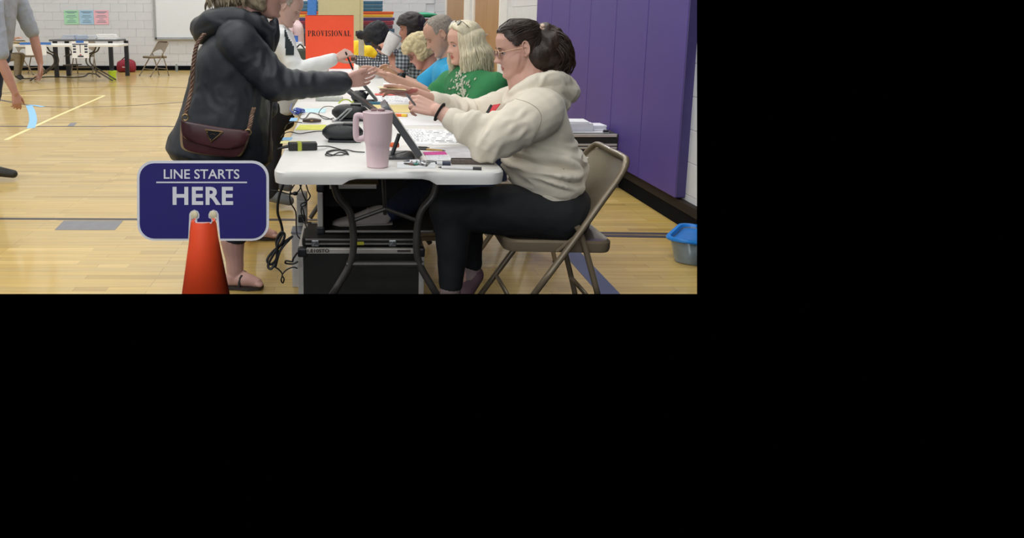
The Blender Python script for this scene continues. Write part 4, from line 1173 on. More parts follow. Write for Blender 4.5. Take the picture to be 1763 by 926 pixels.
limb(bm, [nkj, P(395, 140, YJ), pelj], [.06, .10, .10])
for a, b, c_ in ((shj_n, elj_n, wrj_n), (shj_f, elj_f, wrj_f)):
    limb(bm, [a, b], [.045, .04]); limb(bm, [b, b.lerp(c_, .4), c_], [.04, .038, .027])
add_hand(bm, wrj_n, P(640, 134, YJ - .08) - wrj_n, V(.05, .75, .45), (.12, .18, .25, .3), 1.6, 1, .98, (.8, .5, -.2), .3)
knj_n = P(405, 375, YJ - .05); anj_n = P(404, 478, YJ - .04)
knj_f = P(418, 345, YJ + .45); anj_f = P(432, 408, YJ + .78)
for k_, a_ in ((knj_n, anj_n), (knj_f, anj_f)):
    limb(bm, [pelj, k_], [.07, .058]); limb(bm, [k_, k_.lerp(a_, .3) + V(-.012, 0, 0), k_.lerp(a_, .75), a_], [.056, .058, .042, .037])
for a_, tx in ((anj_n, P(446, 488, YJ - .06)), (anj_f, P(474, 420, YJ + .75))):
    z0 = .028
    t0 = V(a_.x - .035, a_.y, z0 + .014); t1 = V(tx.x - .01, tx.y, z0 + .008)
    limb(bm, [a_, t0.lerp(t1, .2) + V(0, 0, .02)], [.037, .036]); limb(bm, [t0, t0.lerp(t1, .5) + V(0, 0, .012), t1], [.030, .036, .024], squash=1)
    for i in range(5): 
        dd = (i - 2) * .014; ell(bm, t1 + V(.018 - abs(i - 1) * .004, dd, -.004), (.017, .0085, .010))
me = remeshed(bm, .0036, 4); me.materials.append(m_skinj); link('body', me, None, wj)
eyes(wj, cj, Mj, 1.0, '4A5560', m_skin=m_skinj)
m_sand = mat('dark_sandal', '2A2120', .6, var=.1)
for a_, tx in ((anj_n, P(446, 488, YJ - .06)), (anj_f, P(474, 420, YJ + .75))):
    x0, x1 = a_.x - .075, tx.x + .02; yc = a_.y
    bm = bmesh.new(); out = [(x0, yc), (x0 + .02, yc - .032), (x0 + .09, yc - .036), (x1 - .07, yc - .048), (x1 - .015, yc - .036), (x1, yc), (x1 - .015, yc + .036), (x1 - .07, yc + .048), (x0 + .09, yc + .036), (x0 + .02, yc + .032)]
    loft(bm, [[V(x, y, .004) for x, y in out], [V(x, y, .020) for x, y in out]]); s_ = obj('sandal', bm, m_sand, wj)
    bm = bmesh.new()
    for sd in (-1, 1): tube(bm, [V(x0 + .10, yc + sd * .042, .02), V(x1 - .10, yc + sd * .034, .072), V(x1 - .055, yc, .045)], [.007, .007, .005], 7, k=4)
    obj('strap', bm, m_sand, s_, True)
# cropped trousers
bm = bmesh.new()
ringloft(bm, [(pelj + V(0, .04, -.08), V(.14, 0, 0), V(0, .19, 0)), (pelj + V(0, 0, .03), V(.14, 0, 0), V(0, .19, 0))])
for k_, a_, t in ((knj_n, anj_n, .22), (knj_f, anj_f, .3)):
    limb(bm, [pelj + V(0, (k_.y - pelj.y) * .3, -.05), pelj.lerp(k_, .5), k_], [.105, .095, .075]); limb(bm, [k_, k_.lerp(a_, t)], [.074, .070])
shell('trousers', bm, mat('dark_denim', '1F232C', .85, var=.2, bump=.2, bscale=250), wj, .009, 4, folds(.005, 8, 20))
# jacket: trunk, sleeves, hood, open front
bm = bmesh.new()
ringloft(bm, [(P(378, 262, YJ), V(.245, 0, -.035), V(0, .235, 0)), (P(386, 215, YJ), V(.215, 0, -.02), V(0, .225, 0)), (P(396, 150, YJ), V(.185, 0, 0), V(0, .21, 0)),
              (P(402, 95, YJ), V(.175, 0, .02), V(0, .215, 0)), (P(408, 60, YJ), V(.14, 0, .03), V(0, .19, 0)), (P(416, 36, YJ), V(.10, 0, .03), V(0, .12, 0))], seg=36)
for a, b, c_ in ((shj_n, elj_n, wrj_n), (shj_f, elj_f, wrj_f)):
    limb(bm, [nkj.lerp(a, .5) + V(-.02, 0, -.03), a, a.lerp(b, .55), b], [.085, .092, .078, .070], seg=20)
    limb(bm, [b, b.lerp(c_, .3), b.lerp(c_, .7), b.lerp(c_, .97)], [.070, .063, .053, .049], seg=20)
def jfold(co, n):
    r = 0
    for e, w_ in ((elj_n, wrj_n), (elj_f, wrj_f)):
        d = (co - e).length
        if d < .26:
            q = (co - e).dot((w_ - e).normalized()); r += .008 * (1 - 3.2 * abs(noise.noise(V(q * 20, (co - e).length * 6, co.z * 10 + co.y * 5)))) * (1 - d / .26)
    q = (co.x * .55 + co.z) * 26 + 3 * noise.noise(co * 3.5)
    if co.x < -.35: r += .0035 * sin(q) * max(0, noise.noise(co * 4 + V(3, 1, 2)) + .35)
    return r
jk = shell('jacket', bm, m_jack, wj, .007, 5, [jfold, folds(.009, 4.5, 14, (1, 1, .8)), folds(.0035, 14, 3, (1, 1, .8))])
bm = bmesh.new()
limb(bm, [P(470, 40, YJ - .03), P(462, 56, YJ - .09), P(440, 40, YJ - .13), P(400, 30, YJ - .13), P(366, 38, YJ - .08), P(352, 50, YJ), P(372, 34, YJ + .08), P(410, 24, YJ + .12), P(455, 34, YJ + .08)], [.018, .030, .036, .044, .056, .062, .05, .036, .02], seg=16)
limb(bm, [P(420, 42, YJ - .14), P(380, 42, YJ - .12), P(350, 56, YJ - .02), P(362, 48, YJ + .09)], [.028, .042, .052, .03], seg=14)
limb(bm, [P(400, 26, YJ - .08), P(370, 32, YJ - .03), P(385, 28, YJ + .06)], [.03, .04, .03], seg=14)
shell('hood', bm, m_jack, wj, .006, 4, folds(.007, 10, 5))
bm = bmesh.new()   # stand-up collar and the open edge
limb(bm, [P(474, 36, YJ - .04), P(474, 62, YJ - .05), P(470, 86, YJ - .05)], [.016, .022, .014], seg=12)
limb(bm, [P(452, 34, YJ - .09), P(462, 60, YJ - .10), P(466, 90, YJ - .08)], [.022, .026, .016], seg=12)
shell('collar', bm, m_jack, wj, .006, 3)
bm = bmesh.new(); tube(bm, [P(466, 92, YJ - .14), P(470, 150, YJ - .13), P(466, 200, YJ - .13), P(462, 268, YJ - .12)], .006, 6, k=4)
obj('zip_edge', bm, mat('zip_dark', '35322F', .4, metal=.5), wj, True)
# hair: short tousled, grey blonde
m_gb = mat('ash_blonde_hair', '8D7F68', .6, var=.4, nscale=60, stretch=(1, 1, .4), bump=.4, bscale=150)
capmesh('hair', wj, m_gb, cj, Mj, 1.0, lambda p: (p.x < .02 and p.z > -.075) or p.z > .06, .02, .007, lambda bm: [ell(bm, P(x, y, YJ), (.05, .06, .035)) for x, y in ((385, 4), (405, 0), (425, -6))], folds(.008, 14, 7))
random.seed(9); bm = bmesh.new()
for i in range(130):
    px = random.uniform(366, 436); a = P(px, random.uniform(-30, -6), YJ + random.uniform(-.09, .09)); e = P(px - random.uniform(2, 14), random.uniform(6, 23) - abs(px - 395) * .12, YJ + random.uniform(-.09, .08))
    tube(bm, [a, a.lerp(e, .5) + V(-.012, random.uniform(-.01, .01), 0), e], [.005, .006, .001], 5, k=4)
tag(obj('hair_locks', bm, m_gb, wj, True), kind='stuff')
# bracelets
bm = bmesh.new(); dW = (elj_n - wrj_n).normalized(); a_ = dW.orthogonal().normalized(); b_ = dW.cross(a_)
for off_, rr in ((.004, .031), (.013, .034)): tube(bm, [wrj_n + dW * off_ + (a_ * cos(t) + b_ * sin(t)) * rr for t in [2 * pi * i / 28 for i in range(29)]], .0014, 5)
tag(obj('bracelets', bm, m_gold, wj, True), 'two thin gold bracelets at the cuff')

# handbag
m_bag = mat('burgundy_leather', '4B2B2E', .3, var=.25, nscale=7, coat=.3)
BY = YJ - .30
bo = P(368, 238, BY)
bag = thing('handbag', 'small burgundy leather handbag with a triangular plate hanging against the dark jacket', 'handbag', bo)
B_ = lambda px, py, d=0: P(px, py, BY + d) - bo
def slab(outline, d0, d1, m, name, par, puff=.0):
    n = len(outline); cx_ = sum(p[0] for p in outline) / n; cy_ = sum(p[1] for p in outline) / n
    dense = spline([(x, y, 0) for x, y in outline + [outline[0]]], 5)[:-1]
    rings = []
    for f, d in ((.80, d0 - puff), (.93, d0 - puff * .7), (1, d0 + (d1 - d0) * .25), (1, d0 + (d1 - d0) * .75), (.93, d1 + puff * .5), (.8, d1 + puff * .6)):
        rings.append([B_(cx_ + (p.x - cx_) * f, cy_ + (p.y - cy_) * f, d) for p in dense])
    bm = bmesh.new(); loft(bm, rings); return obj(name, bm, m, par, True)
slab([(311, 208), (345, 215), (385, 222), (425, 227), (428, 240), (420, 262), (408, 271), (380, 270), (345, 266), (316, 258), (310, 240)], -.02, .05, m_bag, 'bag_body', bag, .012)
fl = slab([(311, 207), (345, 213), (385, 220), (426, 226), (426, 240), (414, 253), (385, 257), (350, 250), (326, 243), (314, 232)], -.044, -.030, m_bag, 'flap', bag, .004)
bm = bmesh.new(); tri = [B_(353.5, 223.5, -.056), B_(383.5, 227, -.056), B_(363, 244, -.056)]
for i in range(3): tube(bm, [tri[i], tri[(i + 1) % 3]], .0022, 6, rnd=True)
pl_ = obj('triangle_frame', bm, m_brass, bag, True)
bm = bmesh.new(); prism(bm, [p + V(0, .002, 0) for p in tri], (0, 1, 0), .003); tag(obj('triangle_plate', bm, mat('plate_black', '1C1C22', .25), bag), 'black triangular plate')
bm = bmesh.new()
for x, y in ((357, 227.5), (379, 229.5), (362.5, 240)): ell(bm, B_(x, y, -.058), (.0025,) * 3, None, 8, 6)
tube(bm, [B_(362, 232, -.0575), B_(366, 230, -.0575), B_(371, 232, -.0575)], .0012, 5)
obj('rivet', bm, m_brass, pl_, True)
for (x, y) in ((319, 202), (427, 228)):
    bm = bmesh.new(); q = B_(x, y, -.02); tube(bm, [q + V(.013 * cos(t), 0, .013 * sin(t)) for t in [2 * pi * i / 18 for i in range(19)]], .0028, 6); obj('ring', bm, m_brass, bag, True)
m_ch = mat('braided_strap', '7A5E4C', .5, var=.5, nscale=90)
for pts in ([(319, 198), (324, 178), (330, 150), (332, 120), (335, 95), (340, 75), (352, 58)], [(428, 224), (431, 212), (434, 196), (437, 186)]):
    bm = bmesh.new(); ctr = spline([B_(x, y, .02 if i > 1 else -.01) for i, (x, y) in enumerate(pts)], 8)
    for ph in (0, 2.1, 4.2):
        tube(bm, [p + V(.006 * cos(i * .9 + ph), .006 * sin(i * .9 + ph), 0) for i, p in enumerate(ctr)], .0042, 6)
    obj('strap', bm, m_ch, bag, True)

# ------------------------------------------------------------------ man at the left edge
YM = 6.0
m_gshirt = mat('grey_heather_shirt', 'A3ABB8', .9, var=.08, nscale=90, bump=.2, bscale=300, dist=.001)
gm, cm, Mm, fwm, lfm = figure('standing man in a grey short-sleeved shirt and jeans at the left edge', YM, 0, 5, (2, -75), 1.05, 'B98A78', '97665C', m_gshirt, (-8, -32), P(-22, 82, YM),
    [arm(P(-12, 8, YM - .21), P(2, 105, YM - .24), P(26, 160, YM - .22), P(31, 190, YM - .22), (-.6, .6, 0), (.45, .55, .65, .7), 1),
     arm(P(30, -2, YM + .19), P(58, 62, YM + .26), P(69, 108, YM + .24), P(70, 130, YM + .24), (-.6, -.6, 0), (.3, .4, .45, .5), -1)],
    .006, {}, shw=.22, thick=.155, sleeve=.86, pants=m_jeans, shoe='26241f', hipw=.18,
    legs=[(V(P(-22, 110, YM).x, YM - .1, .90), V(P(-8, 195, YM).x, YM - .1, .50), V(P(2, 290, YM).x - .06, YM - .1, .10), V(P(34, 294, YM).x - .0, YM - .12, .055)),
          (V(P(-22, 110, YM).x, YM + .1, .90), V(P(-30, 195, YM).x, YM + .1, .50), V(P(-50, 270, YM).x, YM + .1, .10), V(P(-20, 290, YM).x, YM + .1, .045))])

# person seated at the far left table, mostly hidden
YS = 15.6
gs_, cs_, Ms_, _, _ = figure('seated person in khaki trousers mostly hidden by the man in grey', YS, 0, 10, (14, 28), 1.0, 'C39684', '97665C', mat('dark_top', '2B3340', .9), (12, 48), P(8, 92, YS),
    [arm(P(14, 52, YS - .15), P(16, 72, YS - .2), P(26, 66, YS - .2), P(32, 64, YS - .2), (0, 0, -1), relax, 1)], .010, {}, sleeve=.8,
    pants=mat('khaki', '8F8571', .9), legs=[(V(P(10, 98, YS).x, YS - .1, .46), V(P(34, 96, YS).x, YS - .1, .50), V(P(32, 125, YS).x, YS - .1, .12), V(P(38, 130, YS).x, YS - .1, .05)), (V(P(10, 98, YS).x, YS + .1, .46), V(P(34, 96, YS).x, YS + .1, .50), V(P(28, 125, YS).x, YS + .1, .12), V(P(34, 130, YS).x, YS + .1, .05))])
# person in the pink plaid shirt at the far middle table
YP = 14.4
m_pink = plaid('pink_plaid', ('C9A3A6', 'D8C0C4', 'E6DADC'), 12)
gp_, cp_, Mp_, _, _ = figure('far person in a pale pink plaid shirt behind the man in white', YP, 200, 10, (506, 22), .95, 'C39684', '97665C', m_pink, (510, 38), P(512, 92, YP),
    [arm(P(500, 45, YP - .15), P(497, 68, YP - .25), P(505, 74, YP - .4), P(510, 75, YP - .42), (0, 0, -1), relax, 1)], .010, {}, sleeve=1.6, shw=.24)

# ================================================================== THINGS ON THE TABLES
T = lambda px, py, dz=0.0: PZ(px, py, TZ + dz)
m_paper = mat('paper', 'F2F3F5', .8, var=.015); m_yel = mat('manila', 'E3D08E', .8, var=.03)
def loc_bm(fn, o): 
    bm = bmesh.new(); fn(bm, o); return bm
def sheet(name, label, cat_, px4, m, th=.001, dz=0.0, group=None, ink=None, inkm=None, parent=None):
    """a flat sheet on the table: four corners in picture order, rows of print as its parts"""
    cs = [T(x, y, dz + .0004) for x, y in px4]; ctr = sum(cs, V(0, 0, 0)) / 4; ctr.z = TZ + dz + .0004
    t = thing(name, label, cat_, ctr, 0, group)
    bm = bmesh.new(); prism(bm, [c - ctr for c in cs], (0, 0, 1), th); obj('sheet', bm, m, t)
    if ink:
        bm = bmesh.new(); random.seed(ink)
        a, b, c_, d = [x - ctr for x in cs]
        q = lambda u, v: (a.lerp(b, u)).lerp(d.lerp(c_, u), v) + V(0, 0, th + .0003)
        n = 9
        for i in range(n):
            v = .08 + .84 * i / n; u = .06
            while u < .9:
                L = random.uniform(.03, .14); h = random.choice((.012, .02, .035))
                f = [bm.verts.new(q(min(.95, uu), vv)) for uu, vv in ((u, v), (u + L, v), (u + L, v + h), (u, v + h))]; bm.faces.new(f); u += L + random.uniform(.015, .09)
        tag(obj('print', bm, inkm or mat('ink_grey', '6E7078', .8), t), kind='stuff')
    return t
sheet('printed_form', 'printed form sheet lying under the near sleeve of the cream hoodie', 'paper', ((708, 224), (806, 224), (842, 250), (716, 250)), m_paper, .0012, 0, 'loose forms on the near table', 4, mat('ink_dark', '4C4E58', .8))
sheet('printed_form', 'printed form sheet beside the leaning tablet stand', 'paper', ((690, 222), (730, 222), (745, 248), (704, 248)), m_paper, .0012, .002, 'loose forms on the near table', 5)
sheet('paper_sheet', 'blank white sheet between the pink tumbler and the near hand', 'paper', ((676, 200), (770, 200), (790, 216), (690, 216)), m_paper, .001, 0, 'loose forms on the near table')
sheet('paper_sheet', 'blank grey-white sheet right of the leaning tablet', 'paper', ((742, 254), (842, 250), (855, 272), (760, 274)), mat('paper_grey', 'D3D4D8', .8), .001, 0, 'loose forms on the near table')
sheet('manila_folder', 'manila folder lying beyond the rim of the pink tumbler', 'folder', ((628, 181), (712, 181), (722, 194), (640, 194)), m_yel, .003, 0)
sheet('paper_sheet', 'white sheet in front of the woman in green', 'paper', ((650, 165), (700, 165), (712, 177), (658, 177)), m_paper, .001, 0, 'papers further down the tables', 8)
sheet('red_strip', 'thin red strip at the top of a form before the woman in green', 'paper', ((645, 161), (690, 161), (692, 164), (646, 164)), mat('red_paper', 'E0574E', .7), .001, .002)
sheet('pink_slip', 'bright pink paper slip under the bottom edge of the leaning tablet', 'paper', ((728, 262), (766, 261), (770, 266), (732, 267)), mat('pink_paper', 'D63D9A', .7), .001, .002)
sheet('paper_sheet', 'white card sheet with pale blue marks by the pen case', 'paper', ((732, 267), (772, 266), (778, 276), (738, 277)), m_paper, .001, .001, None, 12, mat('ink_blue', '9FB4CC', .8))
sheet('yellow_slip', 'fluorescent yellow slip left of the rounded black device', 'paper', ((516, 215), (562, 215), (560, 224), (508, 224)), mat('fluo_yellow', 'E2E35A', .7), .001, 0)
sheet('yellow_slip', 'pale yellow strip before the black power brick', 'paper', ((484, 243), (535, 243), (533, 247), (482, 247)), mat('pale_yellow', 'E4DF9A', .7), .001, 0)
sheet('tape_strip', 'blue tape piece on the table edge below the yellow slip', 'tape', ((488, 236.5), (504, 236.5), (501, 241.5), (485, 241.5)), m_tape, .0008, 0, 'blue tape pieces on the table')
sheet('tape_strip', 'blue tape piece on the table edge under the blue cable', 'tape', ((501, 203), (513, 203), (511, 208.5), (498, 208.5)), m_tape, .0008, 0, 'blue tape pieces on the table')
sheet('blue_mat', 'pale cyan sheet at the far edge of the near table', 'paper', ((508, 187), (562, 187), (560, 194), (505, 194)), mat('pale_cyan', 'BFE3EA', .7), .001, 0)
t = thing('teal_notebook', 'dark teal notebook edge on the table beyond the pink tumbler', 'notebook', T(645, 180)); bm = boxbm(0, 0, .009, .16, .03, .016, bev=.002); obj('cover', bm, mat('teal_cover', '2F6A86', .5), t)
obj('pages', boxbm(.002, .001, .009, .154, .029, .011), m_paper, t)

# pink tumbler
m_pk = mat('pink_enamel', 'DBC1C6', .42, var=.03)
tb = T(650, 287); t = thing('tumbler', 'large pink insulated tumbler with a handle standing near the table corner', 'tumbler', tb)
bm = bmesh.new(); lathe(bm, [(.034, 0), (.0385, .004), (.0395, .02), (.0425, .075), (.0440, .082), (.0480, .092), (.0495, .105), (.0530, .185), (.0535, .197), (.050, .199), (.048, .192), (.046, .19)], 48)
obj('tumbler_body', bm, m_pk, t, True)
bm = bmesh.new(); tube(bm, [(-.046, 0, .180), (-.070, 0, .184), (-.077, 0, .172), (-.077, 0, .115), (-.070, 0, .100), (-.047, 0, .104)], .0085, 12, k=5, squash=1.3); obj('handle', bm, m_pk, t, True)
bm = bmesh.new(); lathe(bm, [(.046, .188), (.047, .196), (.044, .199), (.02, .2005), (.004, .201)], 32); l = obj('lid', bm, mat('lid_grey_pink', 'BFA9B0', .3, trans=.2), t, True)
bm = bmesh.new(); lathe(bm, [(.013, .2), (.013, .207), (.010, .209)], 20, c=(.012, 0, 0)); box(bm, -.014, 0, .204, .02, .012, .006); obj('lid_slider', bm, mat('slider_brown', '8A6B6B', .3), l, True)

# leaning tablets on stands
m_tabd = mat('tablet_grey', '54565A', .4, metal=.3, var=.05); m_scr = mat('screen_dark', '14171B', .15)
def tablet(label, bot, top, w_, th=.012, plate=True, group='check-in tablets'):
    """bot and top: lower and upper end of the near edge; w_ goes along Y"""
    t = thing('tablet_stand', label, 'tablet', V(bot.x, bot.y, TZ), 0, group)
    b = bot - t.location; d = (top - bot); L = d.length; d.normalize(); n = V(-d.z, 0, d.x).normalized()
    if n.x < 0: n = -n
    def q(a, y, h): return b + d * a + V(0, y, 0) + n * h
    bm = bmesh.new(); out = rrect(0, L, 0, w_, .012, 4)
    loft(bm, [[q(x, y, h) * 1 for x, y in out] for h in (0, th * .3, th * .7, th)])
    s_ = obj('tablet', bm, m_tabd, t, True)
    bm = bmesh.new(); out = rrect(.012, L - .012, .010, w_ - .010, .004, 2); loft(bm, [[q(x, y, th) for x, y in out], [q(x, y, th + .0012) for x, y in out]]); obj('screen', bm, m_scr, s_)
    if plate:
        bm = bmesh.new(); loft(bm, [[V(x, y, h) for x, y in rrect(b.x - .12, b.x - .01, .01, w_ * .8, .02)] for h in (.001, .009)]); obj('stand_base', bm, mat('stand_dark', '3A3C40', .45), t)
        bm = bmesh.new(); tube(bm, [V(b.x - .09, w_ * .4, .008), q(L * .45, w_ * .4, -.004)], .008, 8); obj('stand_arm', bm, mat('stand_dark', '3A3C40', .45), t, True)
    return t
bt = T(719, 276); bt.z += .004
tablet('dark grey tablet leaning beside the pink tumbler, seen edge on', bt, V(bt.x - .135, bt.y, TZ + .195), .20, .024)
bt = T(651, 201); bt.z += .004
tablet('dark grey tablet leaning behind the pink tumbler rim below the reaching hands', bt, V(bt.x - .17, bt.y, TZ + .13), .22, .014)
bt = T(648, 177); bt.z += .004
tablet('grey tablet stand under the card being handed over', bt, V(bt.x - .10, bt.y, TZ + .12), .16, .014)
# silver two-armed bracket of the second stand
b0 = T(580, 210); t = thing('wire_bracket', 'silver two-armed metal bracket standing behind the rounded black device', 'bracket', b0)
for dx in (0, .022):
    bm = bmesh.new(); tube(bm, [V(dx - .01, dx * .5, .004), V(.055 + dx, dx * .5, .065)], .0042, 8); obj('arm', bm, m_silver, t, True)
bm = bmesh.new(); tube(bm, [V(.055, 0, .065), V(.077, .011, .065)], .0042, 8); obj('arm', bm, m_silver, t, True)
obj('foot', boxbm(.0, .005, .003, .05, .03, .005, bev=.001), m_silver, t)

m_dev = mat('device_black', '1C1E21', .45, var=.1, bump=.2, bscale=500, dist=.0005)
def roundbox(name, label, c, L, Wd, Hh, tilt=0, group=None):
    t = thing(name, label, 'printer', c, R(tilt), group)
    bm = bmesh.new(); n = 10; rings = []
    for i in range(n + 1):
        a = -1 + 2 * i / n; f = (1 - abs(a) ** 3.2) ** .5 if abs(a) < 1 else .15; f = max(f, .25)
        rings.append([V(a * L / 2, Wd / 2 * f * cos(p), Hh * .5 + Hh * .5 * f * (sin(p)) * (1 if sin(p) > 0 else 1)) for p in [2 * pi * j / 20 for j in range(20)]])
    loft(bm, rings); obj('shell', bm, m_dev, t, True)
    obj('base_plate', boxbm(.01, 0, .005, L * .8, Wd * .85, .010, bev=.003), mat('device_base', '2C2E32', .5), t)
    bm = bmesh.new()
    for k_ in range(3): ell(bm, V(-L * .12 + k_ * .022, -Wd * .30, Hh * .86), (.006, .004, .004), None, 8, 6)
    obj('buttons', bm, mat('button_grey', '4A4D52', .4), t, True)
    bm = bmesh.new(); box(bm, .03, -Wd * .05, Hh * .99, .055, Wd * .35, .004); obj('paper_slot', bm, mat('device_base', '2C2E32', .5), t)
    return t
roundbox('label_printer', 'rounded black device lying left of the pink tumbler handle', T(590, 243), .175, .105, .078, -4, 'rounded black devices')
roundbox('label_printer', 'rounded black device behind the first, next to the silver bracket', T(603, 207), .19, .10, .085, -4, 'rounded black devices')
roundbox('label_printer', 'small black device at the far tablet, below the woman in green', T(618, 176), .10, .10, .075, 0, 'rounded black devices')
# cables
m_cab = mat('cable_black', '1A1A1C', .5)
def cable(name, label, pts, r, m, kk=6, cat_='cable', group=None):
    o_ = Vector(pts[0]); t = thing(name, label, cat_, o_, 0, group)
    bm = bmesh.new(); tube(bm, [Vector(p) - o_ for p in pts], r, 7, k=kk); obj('cord', bm, m, t, True); return t
t = thing('power_brick', 'black power brick with a lime green band at the left table edge', 'power adapter', T(521, 258), R(8))
obj('brick', boxbm(0, 0, .016, .115, .05, .03, bev=.005), mat('adapter_black', '151617', .45), t)
tag(obj('label_band', boxbm(-.013, 0, .016, .016, .052, .032), mat('lime_band', 'A6AE3A', .6), t), 'lime green band')
bm = bmesh.new(); tube(bm, [(-.055, 0, .016), (-.075, 0, .013), (-.10, .004, .005)], [.007, .006, .003], 8); obj('plug_end', bm, m_cab, t, True)
z = .004
cable('cable', 'thin black cable coiled before the pink tumbler', [T(547, 252, .02), T(566, 252, z), T(585, 257, z), T(598, 262, z), T(588, 267, z), T(570, 266, z), T(562, 262, z), T(575, 258, z), T(592, 260, z), T(600, 266, z), T(585, 262, z), T(570, 268, z), T(560, 266, z), T(572, 260, z), T(596, 258, z), T(612, 261, z), T(628, 262, z)], .0022, m_cab)
cable('cable', 'black cable running left over the table edge by the yellow slip', [T(556, 226, z), T(545, 226, z), T(530, 228, z), T(515, 230, z), T(500, 227, z), T(489, 230, z), T(484, 236, -.05)], .0022, m_cab)
cable('cable', 'black cable looping from the second device to the table edge', [T(575, 203, z), T(560, 205, z), T(549, 196, .02), T(556, 185, .03), T(568, 183, .02), T(580, 186, .01)], .0022, m_cab)
cable('cable', 'black cable behind the brown case on the near table', [T(572, 206, z), T(556, 200, z), T(535, 194, z), T(526, 203, z), T(518, 204, z), T(512, 196, z)], .0022, m_cab)
cable('cable', 'black cable from the brown case to the left table edge', [T(520, 211, z), T(505, 210, z), T(495, 214, z), T(490, 222, -.05)], .0022, m_cab)
m_bl = mat('cable_blue', '3A55B4', .5)
random.seed(2); c0 = T(513, 197)
cable('network_cable', 'tangled bright blue cable bundle at the left table edge', [c0 + V(random.uniform(-.035, .035), random.uniform(-.06, .06), random.uniform(.004, .03)) for i in range(26)] + [T(500, 190, .01), T(503, 178, .005)], .0026, m_bl)
t = thing('glasses_case', 'dark brown oval case on the table by the blue cable', 'case', T(537, 211)); bm = bmesh.new(); ringloft(bm, [(V(-.045, 0, .010), V(0, .012, 0), V(0, 0, .007)), (V(0, 0, .013), V(0, .02, 0), V(0, 0, .011)), (V(.045, 0, .010), V(0, .012, 0), V(0, 0, .007))]); obj('case_body', bm, mat('brown_case', '4A3B34', .5, var=.3), t, True)
obj('case_clasp', boxbm(.0, -.019, .013, .012, .004, .006), m_brass, t)
t = thing('keypad', 'pale grey keypad device with rows of keys under the dark sleeve', 'keypad', T(567, 173), R(-3)); obj('keypad_body', boxbm(0, 0, .012, .17, .09, .022, bev=.004), mat('keypad_grey', 'B9BCB4', .5), t)
for i in range(4):
    for j in range(2): obj('key', boxbm(-.06 + .035 * i, -.02 + .035 * j, .025, .024, .022, .006, bev=.002), mat('key_white', 'DADAD4', .5), t)
cable('neon_cord', 'neon yellow lanyard cord beside the bracelet of the reaching hand', [T(583, 178, .02), T(590, 172, .05), T(600, 172, .03), T(606, 176, .01), T(612, 172, .01)], .004, mat('neon_yellow', 'C6D63A', .6), cat_='lanyard')
# highlighters, pens, eraser, keys
def stick(name, label, a, b, r, m, mtip=None, cat_='pen', seg=10):
    o_ = (a + b) / 2; t = thing(name, label, cat_, o_); d = (b - a).normalized()
    bm = bmesh.new(); tube(bm, [a - o_, a + d * .002 - o_, b - o_], [r * .8, r, r], seg); obj('barrel', bm, m, t, True)
    bm = bmesh.new(); tube(bm, [a - d * .012 - o_, a - o_], [r * .25, r * .75], seg); obj('tip', bm, mtip or m_dark, t, True)
    bm = bmesh.new(); tube(bm, [b - o_, b - d * .03 - o_], [r * 1.08, r * 1.08], seg); obj('cap', bm, mtip or m_dark, t, True); return t
zz = .008
stick('highlighter', 'orange highlighter with yellow cap right of the tumbler rim', T(676, 198, zz), T(701, 199, zz), .009, mat('orange_plastic', 'EE6A2E', .4), mat('yellow_plastic', 'EFC83A', .4), 'highlighter')
stick('highlighter', 'small orange marker cap under the leaning tablet', T(672, 249, zz), T(686, 250, zz), .010, mat('orange_plastic', 'EE6A2E', .4), mat('orange_plastic', 'EE6A2E', .4), 'highlighter')
stick('pencil', 'wooden pencil lying past the bottom of the leaning tablet', T(762, 259, .004), T(722, 256, .004), .0038, mat('pencil_yellow', 'C39A52', .5), mat('graphite', '3C3C3E', .4), 'pencil', 6)
stick('pen', 'black pen on the forms behind the pencil', T(735, 254, .005), T(712, 253, .005), .004, m_dark)
stick('pen', 'black and white ballpoint pen at the near table edge', T(760, 288, .006), T(829, 290, .006), .0052, mat('pen_white', 'C9C9CA', .4), m_dark)
stick('marker', 'white marker with dark ends beside the brown pen case', T(752, 280.5, .008), T(776, 281, .008), .0072, mat('pen_white', 'C9C9CA', .4), mat('navy_plastic', '262C44', .4), 'marker')
t = thing('pen_case', 'long brown patterned pen case at the right table edge', 'case', T(813, 282), R(-3)); obj('case_body', boxbm(0, 0, .010, .155, .034, .019, bev=.005), mat('case_brown', '5A4F49', .6, var=.35, nscale=120), t); obj('case_zip', boxbm(0, -.001, .0205, .15, .004, .002), mat('zip_dark', '35322F', .4, metal=.5), t)
stick('pen', 'dark blue pen lying behind the white eraser bar', T(700, 278, .005), T(748, 278, .005), .0045, mat('navy_plastic', '262C44', .4))
t = thing('paper_stack', 'small white block of folded paper under the key ring', 'paper', T(716, 288)); obj('lower_block', boxbm(0, 0, .009, .135, .030, .017, bev=.001), m_paper, t); obj('upper_block', boxbm(-.004, .010, .0215, .035, .008, .008, bev=.001), m_paper, t)
t = thing('key_ring', 'key ring with green and silver charms on the white paper block', 'keys', T(725, 289, .019)); t.scale = (1.5, 1.5, 1.5); random.seed(21)
for i in range(7):
    a = random.uniform(0, 6.28); bm = bmesh.new(); cc = V(random.uniform(-.022, .024), random.uniform(-.008, .012), .004 + .003 * i * .4)
    d = V(cos(a), sin(a), .1); lathe(bm, [(.007, 0), (.007, .002)], 12, c=cc); tube(bm, [cc, cc + d * .024], .0022, 6)
    obj('key', bm, (m_silver, mat('charm_green', '6FA04A', .4), m_silver, mat('charm_brown', '7A5548', .4), m_silver, mat('charm_teal', '4E8E86', .4), m_silver)[i], t, True)
bm = bmesh.new(); tube(bm, [V(.012 * cos(a), .012 * sin(a), .012 + .004 * sin(2 * a)) for a in [2 * pi * i / 20 for i in range(21)]], .0012, 6); obj('split_ring', bm, m_silver, t, True)
